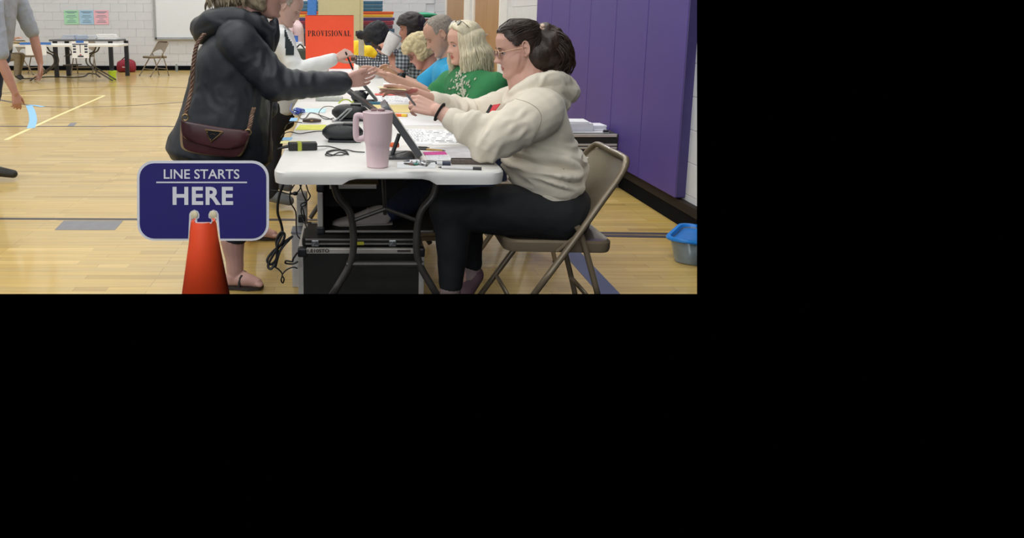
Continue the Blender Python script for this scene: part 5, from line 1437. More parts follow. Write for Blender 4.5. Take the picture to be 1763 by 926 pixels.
stick('pen', 'black pen lying under the leaning tablet near the tumbler', T(700, 262, .005), T(668, 270, .005), .006, m_dark)
# card and small items being handed over
cd = P(676, 152, Y1 - .02); t = thing('id_card', 'pale yellow card with a white slip passed between two hands', 'card', cd); 
obj('card', boxbm(-.002, 0, 0, .105, .07, .0015, M=Matrix.Rotation(R(4), 4, 'Y')), mat('card_cream', 'E2D8A8', .6), t)
bm = boxbm(-.012, .012, .010, .05, .05, .010, M=Matrix.Rotation(R(6), 4, 'Y'), bev=.003); tag(obj('paper_slip', bm, m_paper, t), 'crumpled white slip lying on the card')
# orange, white folders further down
sheet('folder', 'orange folder with a blue edge under the white sleeve', 'folder', ((520, 127), (600, 127), (596, 131), (505, 131)), mat('orange_folder', 'E08A5E', .7), .004)
sheet('folder', 'bright orange folder at the foot of the provisional sign', 'folder', ((582, 107), (606, 107), (608, 110), (580, 110)), mat('orange_bright', 'F06A33', .6), .004)
sheet('folder', 'amber sheet at the foot of the provisional sign', 'paper', ((578, 111), (610, 111), (608, 115), (574, 115)), mat('amber_sheet', 'EFB04A', .6), .003)
sheet('paper_sheet', 'white form with dark pen line under the hand with the pen', 'paper', ((560, 116), (606, 116), (604, 124), (556, 124)), m_paper, .001, 0, 'papers further down the tables')
sheet('paper_sheet', 'white form between the watch arm and the white sleeve', 'paper', ((575, 133), (625, 133), (626, 142), (572, 142)), m_paper, .001, 0, 'papers further down the tables', 9)
# PROVISIONAL sign: orange card standing on the table
PY = 7.9
a0, a1 = P(525.5, 26, PY), P(609, 26, PY); bz = TZ + .004
pv = thing('provisional_sign', 'tall bright orange card sign reading PROVISIONAL standing on the tables', 'sign', V((a0.x + a1.x) / 2, PY, bz))
m_or = mat('orange_card', 'F4552F', .6, var=.02)
wS = (a1 - a0).x; hS = a0.z - bz
obj('front_panel', boxbm(0, 0, hS / 2, wS, .004, hS), m_or, pv)
obj('back_panel', boxbm(0, .10, hS / 2 - .005, wS * .98, .004, hS - .01, M=Matrix.Translation((0, 0, 0))), m_or, pv)
obj('top_fold', boxbm(0, .05, hS - .004, wS, .104, .004), m_or, pv)
m_ink = mat('black_ink', '17130F', .7)
glyph_w = .92 * wS / 11.0
def serif_text(s, total, height, parent, at, m):
    """bold roman capitals built from stems, bowls and slab serifs"""
    import itertools
    bm = bmesh.new()
    def bar(x0, y0, x1, y1, w_):
        d = Vector((x1 - x0, y1 - y0)); n = Vector((-d.y, d.x)).normalized() * w_ / 2
        bm.faces.new([bm.verts.new((x, y, 0)) for x, y in ((x0 + n.x, y0 + n.y), (x1 + n.x, y1 + n.y), (x1 - n.x, y1 - n.y), (x0 - n.x, y0 - n.y))])
    def arc(cx, cy, rx, ry, a, b, w0, w1, n=14):
        for i in range(n):
            t0, t1 = R(a + (b - a) * i / n), R(a + (b - a) * (i + 1) / n)
            wd = lambda t: w0 + (w1 - w0) * abs(cos(t))
            f = [(cx + rx * cos(t) * 1, cy + ry * sin(t)) for t in (t0, t1)]; g = [(cx + (rx - wd(t)) * cos(t), cy + (ry - wd(t) * .6) * sin(t)) for t in (t1, t0)]
            bm.faces.new([bm.verts.new((x, y, 0)) for x, y in f + g])
    widths = dict(P=.74, R=.86, O=.86, V=.86, I=.46, S=.66, N=.86, A=.86, L=.76)
    x = 0; S_ = .2; th = .06
    def ser(cx, y, w_=.34): bar(cx - w_ / 2, y, cx + w_ / 2, y, th)
    for ch in s:
        w_ = widths[ch]
        if ch in 'PR':
            bar(x + .2, 0, x + .2, 1, S_); ser(x + .2, .03, .38); bar(x + .02, .97, x + .4, .97, th)
            bm_r = arc(x + .4, .73, .30, .27, -90, 90, .07, .19); bar(x + .28, .97, x + .42, .97, th); bar(x + .28, .48, x + .42, .48, th)
            if ch == 'R': bar(x + .42, .50, x + .72, .03, .19); ser(x + .76, .03, .2)
        elif ch == 'O': arc(x + .43, .5, .40, .53, 0, 360, .08, .2, 28)
        elif ch == 'V': bar(x + .2, .97, x + .45, .02, .19); bar(x + .66, .97, x + .45, .02, .07); ser(x + .2, .97); ser(x + .68, .97, .26)
        elif ch == 'A': bar(x + .18, .03, x + .42, 1, .07); bar(x + .66, .03, x + .42, 1, .19); bar(x + .26, .33, x + .58, .33, .06); ser(x + .17, .03, .26); ser(x + .68, .03)
        elif ch == 'I': bar(x + .23, 0, x + .23, 1, S_); ser(x + .23, .03, .4); ser(x + .23, .97, .4)
        elif ch == 'L': bar(x + .2, 0, x + .2, 1, S_); ser(x + .2, .97, .38); bar(x + .02, .03, x + .7, .03, th); bar(x + .68, .0, x + .68, .3, .06)
        elif ch == 'N': bar(x + .14, 0, x + .14, 1, .07); bar(x + .14, .97, x + .68, .05, .2); bar(x + .70, 0, x + .70, 1, .07); ser(x + .14, .03, .28); ser(x + .1, .97, .2); ser(x + .70, .97, .28)
        elif ch == 'S': arc(x + .33, .74, .27, .27, 30, 270, .09, .17); arc(x + .33, .27, .28, .28, -150, 90, .09, .18); bar(x + .57, .72, x + .57, 1, .05); bar(x + .06, .0, x + .06, .3, .05)
        x += w_ + .07
    me = bpy.data.meshes.new('lettering'); bm.to_mesh(me); bm.free()
    me.transform(Matrix.Translation((-x / 2, -.5, 0))); me.transform(Matrix.Diagonal((total / x, height, 1, 1)))
    me.transform(Matrix.Translation(at) @ Matrix.Rotation(R(90), 4, 'X'))
    return link('lettering', me, m, parent)
tz_ = P(567, 57.5, PY).z - bz
serif_text('PROVISIONAL', 73.5 / ppm(PY), 9.2 / ppm(PY), pv, V(0, -.0032, tz_), m_ink)
# tan stand with a black head to the right of the sign, yellow bag, paper cup
YG = 7.3
t = thing('display_stand', 'tan upright stand topped by a black clamp right of the provisional sign', 'stand', V(P(622, 100, YG).x, YG, TZ))
hh = P(622, 66, YG).z - TZ; obj('post', boxbm(0, 0, hh / 2, 9.5 / ppm(YG), .03, hh, bev=.004), mat('tan_post', 'C9BFA2', .5), t); obj('post_base', boxbm(0, 0, .006, .1, .1, .012, bev=.003), mat('tan_post', 'C9BFA2', .5), t)
bm = bmesh.new(); box(bm, 0, -.005, hh + .02, .08, .04, .045, bev=.008); box(bm, -.04, -.005, hh + .045, .03, .03, .05, bev=.006); obj('clamp_head', bm, mat('adapter_black', '151617', .45), t)
cupY = Y5 - .17; cc = P(672, 77, cupY); t = thing('travel_cup', 'white tumbler tipped up in the hand of the person in grey plaid', 'cup', cc)
Mc = Matrix.Rotation(R(28), 4, 'Y'); bm = bmesh.new(); lathe(bm, [(.036, -.085), (.040, -.078), (.044, -.03), (.052, -.02), (.060, .07), (.061, .082), (.056, .084)], 28, M=Mc)
obj('cup_body', bm, mat('white_enamel', 'D9D6D4', .4), t, True); bm = bmesh.new(); lathe(bm, [(.058, .08), (.058, .092), (.03, .095)], 24, M=Mc); obj('lid', bm, mat('lid_grey', 'A9A8A8', .3), t, True)

# ================================================================== UNDER THE NEAR TABLE
m_alu = mat('aluminium_edge', 'C9C3BA', .4, metal=.35, var=.06); m_cpan = mat('case_black', '16130F', .6, var=.25, nscale=3, bump=.2, bscale=300); m_corner = mat('case_corner', '26272B', .4)
def flight_case(label, x0, x1, y0, y1, z0, z1, seam=None, group=None):
    cx, cy = (x0 + x1) / 2, (y0 + y1) / 2; t = thing('flight_case', label, 'case', (cx, cy, z0), 0, group)
    W_, D_, H_ = x1 - x0, y1 - y0, z1 - z0; e = .022
    obj('case_body', boxbm(0, 0, H_ / 2, W_ - .006, D_ - .006, H_ - .004), m_cpan, t)
    for sx in (-1, 1):
        for sy in (-1, 1): obj('edge_rail', boxbm(sx * (W_ - e) / 2, sy * (D_ - e) / 2, H_ / 2, e, e, H_ - .06, bev=.003), m_alu, t)
    for zc in [e / 2, H_ - e / 2] + ([seam - .012, seam + .012] if seam else []):
        hgt = e if zc in (e / 2, H_ - e / 2) else .016
        for sy in (-1, 1): obj('edge_rail', boxbm(0, sy * (D_ - e) / 2, zc, W_ - .06, e, hgt, bev=.003), m_alu, t)
        for sx in (-1, 1): obj('edge_rail', boxbm(sx * (W_ - e) / 2, 0, zc, e, D_ - .06, hgt, bev=.003), m_alu, t)
    for sx in (-1, 1):
        for sy in (-1, 1):
            for zc in (.018, H_ - .018): obj('corner_cap', boxbm(sx * (W_ / 2 - .018), sy * (D_ / 2 - .018), zc, .04, .04, .04, bev=.008), m_corner, t)
    return t
YC = 3.02
xa, xb = P(513, 435, YC).x, P(731, 435, YC).x; zt = P(600, 428, YC).z
fc = flight_case('large black flight case with a marked top rail on the floor under the near table', xa, xb, YC, YC + .42, 0, zt)
fo = fc.location
me = text_mesh('1.E10STO', .020, .0006, 1.15, .0003, 'LEFT'); me.transform(Matrix.Translation(V(xa + .035, YC - .0008, zt - .0095) - fo) @ Matrix.Rotation(R(90), 4, 'X')); link('lettering', me, m_ink, fc)
obj('inventory_label', boxbm(xb - .085 - fo.x, YC - .0006 - fo.y, zt - .010, .055, .001, .010), mat('label_dark', '5A554F', .6), fc)
zz2 = zt + .001
t = thing('equipment_case', 'slim black case with silver latches and a yellow tag on the flight case', 'case', ((xa + xb) / 2, YC + .09, zz2))
Lw = xb - xa - .03
obj('case_body', boxbm(0, .02, .018, Lw, .16, .034, bev=.006), m_cpan, t)
for q_ in (.012, .030): obj('rail', boxbm(0, -.063, q_, Lw - .03, .012, .006, bev=.001), mat('rail_grey', '8A8783', .4, metal=.5), t)
for x in (-.19, .13):
    bm = boxbm(x, -.070, .016, .03, .008, .026, bev=.003); l = obj('latch', bm, m_silver, t); bm = bmesh.new(); tube(bm, [V(x - .010, -.076, .006), V(x, -.078, .024), V(x + .010, -.076, .006)], .002, 6); obj('latch_wire', bm, m_silver, l, True)
tag(obj('yellow_tag', boxbm(-.005, -.071, .016, .032, .003, .014), mat('tag_yellow', 'C9C43A', .6), t), 'yellow tag')
YU = 3.12; zu0 = zz2 + .037
xa2, xb2 = P(547, 360, YU).x, P(652, 360, YU).x; zu1 = P(600, 318, YU).z; Hu = zu1 - zu0
t = thing('open_case', 'open-fronted black case with pale edge rails holding the white sneaker', 'case', (xa2, YU, zu0))
Du = .42; Lu = .52
obj('left_panel', boxbm(.008, Du / 2, Hu / 2, .012, Du, Hu), m_cpan, t); obj('back_panel', boxbm(Lu / 2, Du, Hu / 2, Lu, .012, Hu), m_cpan, t)
obj('bottom_panel', boxbm(Lu / 2, Du / 2, .006, Lu, Du, .010), m_cpan, t); obj('top_panel', boxbm((xb2 - xa2) / 2, Du / 2, Hu - .004, xb2 - xa2, Du, .008), m_cpan, t)
obj('edge_rail', boxbm(.011, -.004, Hu / 2, .024, .022, Hu - .06, bev=.004), m_alu, t); obj('edge_rail', boxbm((xb2 - xa2) / 2 + .02, -.004, Hu - .006, xb2 - xa2 - .06, .022, .018, bev=.003), m_alu, t)
obj('edge_rail', boxbm(Lu / 2, -.004, .008, Lu - .06, .014, .010, bev=.003), mat('rail_grey', '8A8783', .4, metal=.5), t)
for zc in (.015, Hu - .012): obj('corner_cap', boxbm(.012, -.004, zc, .034, .030, .034, bev=.008), m_corner, t)
t = thing('power_strip', 'white power strip with plugs standing left of the flight cases', 'power strip', V(P(520, 350, 3.6).x, 3.6, 0))
hps = P(520, 330, 3.6).z
obj('strip_body', boxbm(0, 0, hps / 2, .05, .05, hps, bev=.006), mat('strip_white', 'B9B5AE', .5), t)
for i in range(4): obj('plug', boxbm(.0, -.035, hps - .05 - i * .075, .034, .03, .034, bev=.005), mat('adapter_black', '151617', .45) if i % 2 else mat('plug_white', 'A8A6A4', .5), t)
t = thing('white_box', 'small white plastic box on the floor beside the power strip', 'box', G(535, 400)); t.location = V(P(521, 405, 3.5).x - .02, 3.52, 0); hb_ = P(520, 398, 3.52).z
obj('box_body', boxbm(0, 0, hb_ / 2, .06, .10, hb_, bev=.006), mat('box_white', 'A9A5A0', .6), t); obj('box_lid', boxbm(0, 0, hb_ + .006, .066, .106, .012, bev=.003), mat('box_grey', '74767E', .5), t)
# hanging cables
hk = [('thick black cable bundle hanging by the table corner and coiled near the floor', 2.95, [(488, 316), (480, 340), (478, 365), (484, 385), (486, 402), (478, 420), (476, 445), (466, 455), (460, 448), (468, 435), (484, 420), (490, 405), (484, 400), (476, 415), (478, 440), (468, 462), (462, 455), (480, 425), (502, 408), (498, 412), (482, 432), (474, 460)], .0055),
      ('thin black cord ending in a small loop below the coiled bundle', 2.95, [(474, 460), (480, 464), (486, 472), (484, 482), (487, 487), (489, 480), (486, 473), (494, 464), (505, 460), (512, 462)], .003),
      ('thin black cable hanging straight behind the coiled bundle', 3.2, [(510, 314), (500, 330), (500, 348), (509, 365), (510, 390), (512, 405), (520, 414)], .003),
      ('thin black cable with a round plug hanging at mid-height', 3.25, [(462, 327), (480, 329), (497, 334), (508, 333), (516, 326), (520, 314)], .0028),
      ('thin black cable winding beside the upper flight case', 3.3, [(515, 314), (522, 335), (528, 350), (519, 358), (521, 375), (528, 392), (530, 410)], .003),
      ('black cable crossing from the table frame to the power strip', 3.25, [(526, 314), (530, 328), (534, 338), (527, 347), (518, 352), (522, 362), (524, 372)], .003),
      ('small black cable loop on the floor left of the flight case', 3.0, [(512, 435), (505, 445), (503, 450), (493, 449), (492, 453), (505, 454), (513, 450)], .004)]
for lab, yy, pts, r in hk: cable('cable', lab, [P(x, y, yy + .004 * (i % 5)) for i, (x, y) in enumerate(pts)], r, m_cab)
q = P(508, 333, 3.24); t = thing('plug', 'round black plug on the hanging cable', 'plug', q); bm = bmesh.new(); ell(bm, (0, 0, 0), (.013, .011, .009)); obj('plug_body', bm, m_cab, t, True); bm = bmesh.new(); tube(bm, [(-.012, 0, 0), (-.02, 0, .001)], .004, 6); obj('strain_relief', bm, m_cab, t, True)

# ================================================================== RIGHT SIDE
dup(chair1, V(.86, Y2 + .02, 0), R(4), 'tan metal folding chair under the woman in green, only its feet showing')
dup(chair1, V(.88, Y3 + .12, 0), R(-3), 'tan metal folding chair under the man in the blue polo, hidden behind the nearer chairs')
YK = 5.62
kx0, kx1 = P(960, 260, YK).x, 2.04
kz = P(1000, 231, YK).z
m_box = mat('grey_brown_case', '5A514B', .6, var=.15)
t = thing('storage_case', 'grey-brown lower case standing on the floor against the purple wall pads', 'case', ((kx0 + kx1) / 2, YK + .2, 0)); kzl = P(1000, 268, YK).z
obj('case_body', boxbm(0, 0, kzl / 2, kx1 - kx0, .4, kzl - .002, bev=.006), m_box, t); obj('case_rim', boxbm(0, -.002, kzl - .012, kx1 - kx0 + .006, .404, .014, bev=.003), m_alu, t)
tag(obj('case_label', boxbm(.01, -.203, kzl * .38, .07, .002, .03), m_paper, t), 'white label')
flight_case('black flight case with silver corners carrying a stack of papers by the purple wall pads', kx0, kx1, YK, YK + .38, kzl + .002, kz, seam=(kz - kzl) * .42)
random.seed(14)
for i, (w_, d_, h_, dx, col) in enumerate(((.34, .26, .010, -.01, 'E6E6E6'), (.21, .22, .060, -.065, 'DCDDE4'), (.19, .18, .010, -.075, 'E6E6E6'), (.10, .15, .04, .10, 'E4E5EA'))):
    base_z = kz + (0, .0115, .073, .0115)[i]
    t = thing('paper_stack', ('wide bottom sheets of the paper pile on the black flight case', 'thick white ream in the paper pile on the black flight case', 'loose top sheets of the paper pile on the black flight case', 'short stack of white cards at the right of the paper pile')[i], 'paper', ((kx0 + kx1) / 2 + dx, YK + .17, base_z + .001), R((-2, 1, -3, 2)[i]))
    n = max(1, int(h_ / .012)); 
    for j in range(n): obj('ream', boxbm(random.uniform(-.003, .003), random.uniform(-.004, .004), (j + .5) * h_ / n, w_, d_, h_ / n * .94, bev=.001), mat('sheet_' + col, col, .8, var=.02), t)
t = thing('binder_clip', 'black binder clip on the front edge of the paper pile', 'clip', (kx1 - .11, YK + .035, kz + .012)); bm = bmesh.new(); prism(bm, [(-.02, -.012, 0), (.02, -.012, 0), (.014, -.012, .016), (-.014, -.012, .016)], (0, 1, 0), .02); obj('clip_body', bm, m_dark, t); bm = bmesh.new(); tube(bm, [(-.01, -.01, .012), (-.006, -.03, .016), (.006, -.03, .016), (.01, -.01, .012)], .001, 5); obj('clip_lever', bm, m_silver, t, True)
# blue lidded tub at the right edge
tbx = G(1180, 430); t = thing('storage_tub', 'clear plastic tub with a bright blue rim at the right edge of the picture', 'tub', V(1.99, 3.83, 0), R(-36))
m_clear = mat('clear_plastic', 'AEBCC2', .2, trans=.6, spec=.5); m_bluep = mat('blue_plastic', '2C86DC', .35, var=.03)
bm = bmesh.new(); ot = rrect(-.29, .29, -.18, .18, .06, 5)
loft(bm, [[V(x * f, y * f, z_) for x, y in ot] for f, z_ in ((.80, .003), (.84, .004), (.93, .125), (.90, .125), (.80, .012), (.5, .010))]); obj('tub_body', bm, m_clear, t, True)
bm = bmesh.new(); rr_ = [[V(x * f, y * f, z_) for x, y in ot] for f, z_ in ((.90, .121), (.99, .121), (1.0, .130), (.985, .139), (.93, .139), (.90, .128))]; loft(bm, rr_, closed=True); obj('rim', bm, m_bluep, t, True)
bm = bmesh.new(); loft(bm, [[V(x * .89, y * .89, z_) for x, y in ot] for z_ in (.115, .119)]); obj('inner_lid', bm, mat('blue_plastic_deep', '2674C4', .35), t)
obj('lid_label', boxbm(.10, -.02, .124, .10, .07, .003), m_paper, t)

# ================================================================== FAR END OF THE GYM
# white folding table with leaflets, far left
ft = folding_table('white folding table far left with papers and a taped notice on its front', P(18, 75, 15.1).x, P(203, 75, 15.1).x, 15.1, 15.86)
m_blk = mat('black_table_leg', '22252C', .5)
YB = 16.3
bt0, bt1 = P(84, 70, YB).x, P(203, 70, YB).x; zb = P(150, 68, YB).z
t = thing('work_table', 'table on thick black legs standing against the far wall behind the white folding table', 'table', ((bt0 + bt1) / 2, YB + .3, 0)); wB = bt1 - bt0
obj('tabletop', boxbm(0, 0, zb - .02, wB, .6, .04, bev=.004), mat('grey_top', '6B6E72', .5), t)
for sx in (-1, 1):
    for sy in (-1, 1): obj('leg', boxbm(sx * .62 + sy * .065 + (.06 if sx * sy > 0 else 0), sy * .25, (zb - .04) / 2, .085, .06, zb - .04, bev=.004), m_blk, t)
random.seed(31)
for i, (x0, x1, y0, y1, c_) in enumerate(((110, 132, 56, 66, 'BFC9DA'), (131, 162, 57, 66, 'B4C2D6'), (154, 168, 53, 62, 'CDD3DC'), (166, 200, 54, 65, 'F0F2F4'))):
    a, b = P(x0, y1, YB + .1), P(x1, y0, YB + .1); h_ = max(.03, (y1 - y0) / ppm(YB) * .8)
    t = thing('paper_stack', ('low pale stack of forms left on the far black-legged table', 'wide pale blue stack of forms on the far black-legged table', 'tall middle stack of forms on the far black-legged table', 'long white stack of forms right on the far black-legged table')[i], 'paper', ((a.x + b.x) / 2, YB + .1 + .06 * (i % 2), zb))
    n = 3
    for j in range(n): obj('ream', boxbm(random.uniform(-.02, .02), 0, (j + .5) * h_ / n, (b.x - a.x) * (1 - .06 * j), .22, h_ / n * .9, bev=.002), mat('sheet_' + c_, c_, .8, var=.03), t)
a, b = PZ(68, 70, TZ), PZ(112, 70, TZ)
t = thing('envelope_stack', 'fanned manila envelopes on the far left folding table', 'envelope', ((a.x + b.x) / 2, 15.45, TZ + .001))
for j in range(4): obj('envelope', boxbm(random.uniform(-.12, .12), 0, .006 + j * .011, .38, .26, .009, M=Matrix.Rotation(R(random.uniform(-12, 12)), 4, 'Z')), mat('sheet_manila', 'D9C69A', .8, var=.04), t)
def notice(label, px0, px1, py0, py1, Y, rows=True, tape=True, m=m_paper):
    a, b = P(px0, py1, Y), P(px1, py0, Y); t = thing('notice', label, 'notice', ((a.x + b.x) / 2, Y, (a.z + b.z) / 2)); W_, H_ = b.x - a.x, b.z - a.z
    obj('sheet', boxbm(0, 0, 0, W_, .004, H_), m, t)
    if tape: obj('tape', boxbm(0, -.004, H_ / 2 - .01, W_ * (.45 if rows else 1.5), .003, .045), mat('blue_tape', '3F7AD0', .6), t)
    if rows:
        bm = bmesh.new(); box(bm, 0, -.003, H_ * .32, W_ * .9, .002, .02); box(bm, 0, -.003, H_ * .05, .014, .002, H_ * .5); box(bm, 0, -.003, -H_ * .4, W_ * .35, .002, .03)
        for sx in (-1, 1):
            for k_ in range(3): box(bm, sx * W_ * .34, -.003, H_ * (.2 - .17 * k_), W_ * .18, .002, H_ * .10)
        tag(obj('print', bm, mat('ink_slate', '3E4454', .8), t), kind='stuff')
        bm = bmesh.new(); prism(bm, [(-.03, -.004, -H_ * .34), (.03, -.004, -H_ * .34), (0, -.004, -H_ * .25)], (0, 1, 0), .002); obj('red_mark', bm, mat('ink_red', 'A5384A', .8), t)
    return t
notice('white printed notice taped to the front edge of the far left folding table', 124.5, 152, 71, 100, 15.09)
notice('blank white sheet taped under a wide blue tape strip left on the far folding table', 44.5, 79, 74, 95, 15.09, rows=False)
# far chairs
fcols = 'tan metal folding chair '
def fchair(px, py, rz, lab, X=None):
    p = G(px, py); return dup(chair1, V(p.x, p.y, 0), R(rz), lab)
# the duplicates are trimmed separately, so take them from a whole chair
fchair(268, 131, 45, fcols + 'standing empty below the whiteboard')
fchair(146, 128, 95, fcols + 'standing behind the notice on the far left table')
fchair(52, 128, 165, fcols + 'of the seated person at the far left table')
# red bag, bottles, cable
rb = P(218, 122, 18.0); t = thing('red_bag', 'dark red soft bag on the floor against the far wall', 'bag', V(rb.x, 18.0, 0)); wv = 31 / ppm(18.0); hv = 22 / ppm(18.0)
bm = bmesh.new(); ringloft(bm, [(V(-wv / 2 + .03, 0, hv * .42), V(0, .10, 0), V(0, 0, hv * .40)), (V(-wv * .2, 0, hv * .48), V(0, .15, 0), V(0, 0, hv * .48)), (V(wv * .2, 0, hv * .5), V(0, .15, 0), V(0, 0, hv * .5)), (V(wv / 2 - .03, 0, hv * .44), V(0, .10, 0), V(0, 0, hv * .42))]); obj('bag_body', bm, mat('red_nylon', '8E2236', .7, var=.1), t, True)
bm = bmesh.new(); tube(bm, [(-.1, -.02, hv * .93), (0, -.02, hv * 1.15), (.1, -.02, hv * .93)], .012, 6, k=4); obj('handle', bm, mat('red_dark', '5E1A28', .7), t, True); obj('bag_patch', boxbm(.0, -.152, hv * .42, .1, .004, .02), m_paper, t)
gb = G(194, 137); t = thing('green_bottle', 'lime green jug on the floor right of the far left table', 'bottle', gb); k_ = ppm(gb.y)
bm = bmesh.new(); lathe(bm, [(.062, 0), (.072, .01), (.074, .12), (.085, .15), (.085, .185), (.05, .187)], 20); obj('bottle_body', bm, mat('lime_plastic', 'C3E23A', .4), t, True)
bm = bmesh.new(); lathe(bm, [(.035, .185), (.035, .215), (.02, .22)], 16); obj('cap', bm, mat('navy_plastic', '262C44', .4), t, True)
wb_ = G(311, 121); t = thing('water_bottle', 'small clear water bottle by the far baseboard', 'bottle', V(wb_.x, 18.2, 0)); bm = bmesh.new(); lathe(bm, [(.03, 0), (.033, .01), (.033, .13), (.012, .17), (.012, .19)], 16); obj('bottle_body', bm, m_clear, t, True); bm = bmesh.new(); lathe(bm, [(.014, .185), (.014, .205)], 12); obj('cap', bm, m_paper, t, True)
cable('floor_cable', 'thick dark cable lying along the floor under the far left table', [G(36, 136), G(60, 135.5), G(80, 133), G(105, 133), G(125, 134), G(145, 132), G(152, 127), G(165, 128), G(172, 133)], .02, m_cab)
# wall notices
for i, (x0, x1, m_, lab) in enumerate(((111, 134.5, 'A9DDB9', 'pale green notice on the far wall, left of three'), (138, 160.5, 'A6CBE6', 'pale blue notice on the far wall, middle of three'), (162.5, 186.5, 'EDB8C4', 'pale pink notice on the far wall, right of three'))):
    Yn = BACK_Y - .025; a, b = P(x0, 42, Yn), P(x1, 17.5, Yn); t = thing('wall_notice', lab, 'notice', ((a.x + b.x) / 2, Yn, (a.z + b.z) / 2)); W_, H_ = b.x - a.x, b.z - a.z
    obj('sheet', boxbm(0, 0, 0, W_, .004, H_), mat('sheet_' + m_, m_, .8, var=.01), t); bm = bmesh.new()
    for k_, (zf, wf_) in enumerate(((.38, .8), (.30, .5), (.12, .6), (.02, .75), (-.12, .3), (-.25, .55), (-.35, .65))): box(bm, 0, -.003, zf * H_, wf_ * W_, .002, .012 if k_ else .018)
    tag(obj('print', bm, mat('ink_faint', '6F8494', .8), t), kind='stuff')
# whiteboard
Yw = BACK_Y - .03; a, b = P(268, 66, Yw), P(455, -30, Yw)
t = thing('whiteboard', 'large whiteboard with a grey metal frame on the far wall', 'whiteboard', ((a.x + b.x) / 2, Yw, (a.z + b.z) / 2)); W_, H_ = b.x - a.x, b.z - a.z
obj('board', boxbm(0, 0, 0, W_, .02, H_), mat('board_white', 'DFE3E8', .3, var=.01), t); m_al2 = mat('frame_aluminium', 'A9ABAC', .35, metal=.6)
for sx in (-1, 1): obj('frame_rail', boxbm(sx * W_ / 2, -.012, 0, .06, .03, H_ + .06), m_al2, t)
for sz in (-1, 1): obj('frame_rail', boxbm(0, -.012, sz * H_ / 2, W_, .03, .05), m_al2, t)
obj('pen_tray', boxbm(0, -.05, -H_ / 2 - .02, W_ * .96, .06, .015), m_al2, t)
# tan partition, blue mat, stacked mats
YT = 14.9; a, b = P(548.5, 104, YT), P(625.5, 0, YT); t = thing('tan_partition', 'tall tan partition panel behind the provisional sign', 'partition', ((a.x + b.x) / 2, YT, 0)); W_ = b.x - a.x
obj('panel', boxbm(0, 0, 1.2, W_, .08, 2.3), mat('tan_panel', 'C9C39C', .7, var=.03), t); obj('edge_trim', boxbm(W_ / 2 - .06, -.045, 1.2, .015, .01, 2.3), mat('tan_trim', 'B5AE88', .6), t); obj('foot', boxbm(0, 0, .025, W_ * .8, .4, .05, bev=.01), m_dark, t)
t = thing('blue_mat', 'bright blue mat leaning against the left side of the tan partition', 'mat', V(P(537, 100, YT).x, YT - .06, 0)); w_ = 15 / ppm(YT)
bm = bmesh.new(); prism(bm, [(-w_ / 2 - .04, 0, 0), (w_ / 2 - .04, 0, 0), (w_ / 2 + .03, 0, 2.0), (-w_ / 2 + .03, 0, 2.0)], (0, 1, 0), .06); obj('foam', bm, mat('blue_vinyl', '3F7FD0', .4), t)
bm = bmesh.new(); tube(bm, [(w_ / 2 - .04, 0, 0), (w_ / 2 + .03, 0, 2.0)], .008, 6); obj('seam', bm, mat('blue_seam', '2D62AC', .5), t)
YX = 16.6
cols = [('5A3A6E', 115), ('D9A13C', 106), ('6B2F4A', 100), ('4A3A8E', 92), ('3B46A8', 84), ('33405E', 76), ('2F3A4C', 68), ('34303C', 60), ('3A5A76', 52), ('5A3448', 45), ('8E2F46', 38), ('4A3B7A', 32.5), ('EFC03A', 27.5), ('E2672F', 22)]
x0, x1 = P(508, 60, YX).x, P(676, 60, YX).x; prev = 0.0
nm = {'5A3A6E': 'dull purple', 'D9A13C': 'mustard', '6B2F4A': 'wine', '4A3A8E': 'violet', '3B46A8': 'royal blue', '33405E': 'slate blue', '2F3A4C': 'ink blue', '34303C': 'charcoal', '3A5A76': 'steel blue', '5A3448': 'plum', '8E2F46': 'crimson', '4A3B7A': 'purple', 'EFC03A': 'bright yellow', 'E2672F': 'orange'}
for i, (c_, yt) in enumerate(cols):
    zt_ = P(600, yt - 2.5, YX).z; 
    if zt_ <= prev + .01: zt_ = prev + .05
    t = thing('gym_mat', nm[c_] + ' folded gym mat in the tall pile behind the tan partition', 'gym mat', ((x0 + x1) / 2 + .02 * (i % 3), YX + .5, prev), 0, 'piled gym mats')
    hh_ = zt_ - prev
    bm = boxbm(0, 0, hh_ / 2, x1 - x0, 1.0, hh_ - .004, bev=.012); obj('mat_layer', bm, mat('vinyl_' + c_, c_, .45, var=.05), t)
    obj('fold_seam', boxbm(0, -.502, hh_ / 2, x1 - x0 - .05, .004, .006), m_dark, t); prev = zt_
for i in range(3):
    h_ = .075; t = thing('gym_mat', ('lowest', 'middle', 'topmost')[i] + ' of the three short teal blue mats on top of the mat pile', 'gym mat', (P(582, 0, YX).x, YX + .4, prev), 0, 'piled gym mats'); w_ = P(659, 0, YX).x - P(505, 0, YX).x
    obj('mat_layer', boxbm(0, 0, h_ / 2, w_, .8, h_ - .006, bev=.01), mat('vinyl_teal', '2F6488', .45, var=.15), t); obj('edge_band', boxbm(0, -.402, h_ - .010, w_ - .02, .004, .008), mat('pale_blue_band', '9DBBD0', .5), t); prev += h_
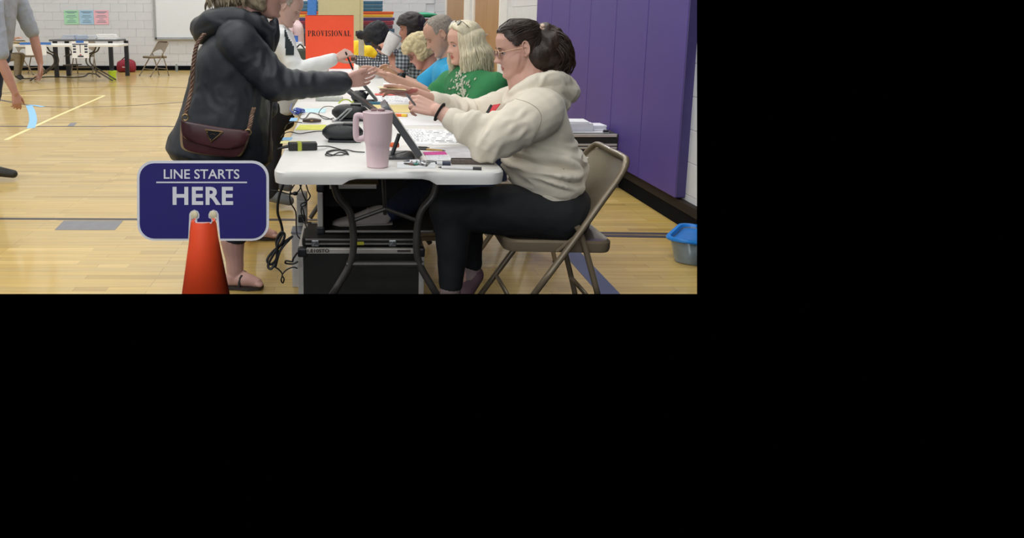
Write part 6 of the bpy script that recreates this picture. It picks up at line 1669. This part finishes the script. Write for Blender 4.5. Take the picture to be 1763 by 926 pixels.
# yellow bag on a low table behind the plaid arm
YL = 10.35; q0 = P(628, 98, YL); t = thing('yellow_bag', 'bright yellow bag with an orange mouth right of the provisional sign', 'bag', V(q0.x - .03, YL, 0))
bm = bmesh.new(); zt1 = P(620, 72, YL).z; 
ringloft(bm, [(V(-.05, 0, .03), V(.17, 0, 0), V(0, .12, 0)), (V(-.05, 0, .4), V(.20, 0, 0), V(0, .14, 0)), (V(-.06, 0, zt1 * .8), V(.17, 0, 0), V(0, .12, 0)), (V(-.09, 0, zt1), V(.09, 0, 0), V(0, .07, 0))]); limb(bm, [V(-.02, 0, zt1 * .85), V(.07, -.02, zt1 * .86), V(.13, -.02, zt1 * .83)], [.1, .085, .07])
shell('bag_body', bm, mat('yellow_nylon', 'EFCB1E', .6, var=.04), t, .012, 4, folds(.018, 6, 3))
bm = bmesh.new(); ell(bm, V(.15, -.03, zt1 * .81), (.055, .05, .075)); tag(obj('bag_mouth', bm, mat('orange_nylon', 'D98A22', .6), t, True), 'orange folded mouth of the bag')
# equipment cart with green mat
YV = 14.2; a, b = P(700, 31, YV), P(753, 22, YV)
t = thing('equipment_cart', 'brown wooden cart carrying a green cushion behind the dark-haired drinker', 'cart', ((a.x + b.x) / 2, YV, 0)); W_ = b.x - a.x
obj('cart_body', boxbm(-.03, 0, a.z / 2 + .06, W_ * .92, .45, a.z - .14, bev=.01), mat('cart_brown', '5E3A30', .6, var=.1), t)
for sx in (-1, 1):
    for sy in (-1, 1):
        bm = bmesh.new(); tube(bm, [(sx * W_ * .35 - .015, sy * .15, .05), (sx * W_ * .35 + .015, sy * .15, .05)], .05, 14); obj('caster', bm, m_dark, t, True)
t = thing('green_cushion', 'bright green cushion lying on the brown cart', 'cushion', ((a.x + b.x) / 2 + .02, YV, a.z + .001)); bm = bmesh.new(); ringloft(bm, [(V(-W_ / 2 + .04, 0, .04), V(0, .18, 0), V(0, 0, .035)), (V(0, 0, .055), V(0, .22, 0), V(0, 0, .05)), (V(W_ / 2 - .04, 0, .04), V(0, .18, 0), V(0, 0, .035))]); obj('cushion_body', bm, mat('green_vinyl', '1FA077', .5), t, True)
bm = bmesh.new(); tube(bm, [(-W_ / 2 + .03, -.19, .05), (0, -.225, .06), (W_ / 2 - .03, -.19, .05)], .008, 6, k=3); obj('piping', bm, mat('green_dark', '147055', .5), t, True)
# far middle table with paper stacks and a blue box
tf = folding_table('white folding table in the far middle in front of the person in pink plaid', P(440, 85, 13.6).x, P(528, 85, 13.6).x, 13.6, 14.2)
q = PZ(508, 78, TZ); t = thing('paper_stack', 'white paper stack on the far middle table', 'paper', V(P(508, 80, 13.8).x, 13.8, TZ + .001)); obj('ream', boxbm(0, 0, .03, .26, .24, .055, bev=.003), m_paper, t); obj('ream', boxbm(.02, 0, .075, .22, .22, .03, bev=.003), mat('sheet_D6DCE6', 'D6DCE6', .8), t)
t = thing('blue_box', 'small bright blue box on top of the far middle paper stack', 'box', V(P(506, 80, 13.8).x, 13.8, TZ + .092)); obj('box_body', boxbm(0, 0, .05, .15, .12, .10, bev=.008), mat('box_blue', '3E6FC8', .5), t); obj('box_lid', boxbm(0, 0, .104, .155, .125, .012, bev=.003), mat('box_blue_lid', '2F58A8', .5), t)
qq = P(517, 97, 12.6); t = thing('olive_bag', 'dark olive bag standing in front of the far middle table', 'bag', V(qq.x, 12.6, 0)); bm = bmesh.new(); zb_ = P(517, 83, 12.6).z
ringloft(bm, [(V(0, 0, .04), V(.20, 0, 0), V(0, .14, 0)), (V(0, 0, zb_ * .6), V(.21, 0, 0), V(0, .15, 0)), (V(0, 0, zb_ * .95), V(.13, 0, 0), V(0, .1, 0))]); obj('bag_body', bm, mat('olive_nylon', '3A4238', .8, var=.15), t, True)
bm = bmesh.new(); tube(bm, [(-.08, 0, zb_ * .97), (0, 0, zb_ * 1.08), (.08, 0, zb_ * .97)], .012, 6, k=4); obj('handle', bm, m_dark, t, True)

# people and things built in world space: bring their meshes into their own frame
bpy.context.view_layer.update()
for root in [o for o in C.objects if o.type == 'EMPTY' and o.name.startswith('person')]:
    inv = Matrix.Translation(-Vector(root.location))
    for ch in root.children:
        ch.data.transform(inv)
        for g in ch.children: g.data.transform(inv)
# ================================================================== the modelled place ends where the photograph's view ends
def frustum_trim():
    Mw = cam.matrix_world
    bpy.context.view_layer.update()
    Cc = Vector((0, 0, H)); rt = V(1, 0, 0); fwd = V(0, cos(TH), -sin(TH)); up = V(0, sin(TH), cos(TH))
    planes = [(-up * F - fwd * 253.0).normalized(), (rt * F - fwd * 600.0).normalized()]   # below row 506, right of column 1200
    keep = {'ceiling', 'wall_left', 'wall_front'}
    for o in list(C.objects):
        if o.type != 'MESH' or o.name in keep: continue
        if o.parent and o.parent.name.startswith('ceiling_light'): continue
        Wm = o.matrix_world
        bbx = [Wm @ Vector(c) for c in o.bound_box]
        cut = [n for n in planes if max((p - Cc).dot(n) for p in bbx) > 0]
        if not cut: continue
        if any(min((p - Cc).dot(n) for p in bbx) >= 0 for n in cut):
            gone.append(o); continue
        bm = bmesh.new(); bm.from_mesh(o.data); iv = Wm.inverted(); n3 = Wm.to_3x3().transposed()
        for n in cut:
            ln = (n3 @ n)
            r = bmesh.ops.bisect_plane(bm, geom=bm.verts[:] + bm.edges[:] + bm.faces[:], plane_co=iv @ Cc, plane_no=ln.normalized(), clear_outer=True)
            es = [e for e in r['geom_cut'] if isinstance(e, bmesh.types.BMEdge)]
            try: bmesh.ops.holes_fill(bm, edges=es, sides=0)
            except Exception: pass
        if not bm.faces: gone.append(o); bm.free(); continue
        me = bpy.data.meshes.new(o.data.name)
        for m_ in o.data.materials: me.materials.append(m_)
        bm.to_mesh(me); bm.free(); o.data = me
gone = []
frustum_trim()
for o in gone:
    if any(ch not in gone for ch in o.children): continue
for o in gone: bpy.data.objects.remove(o)
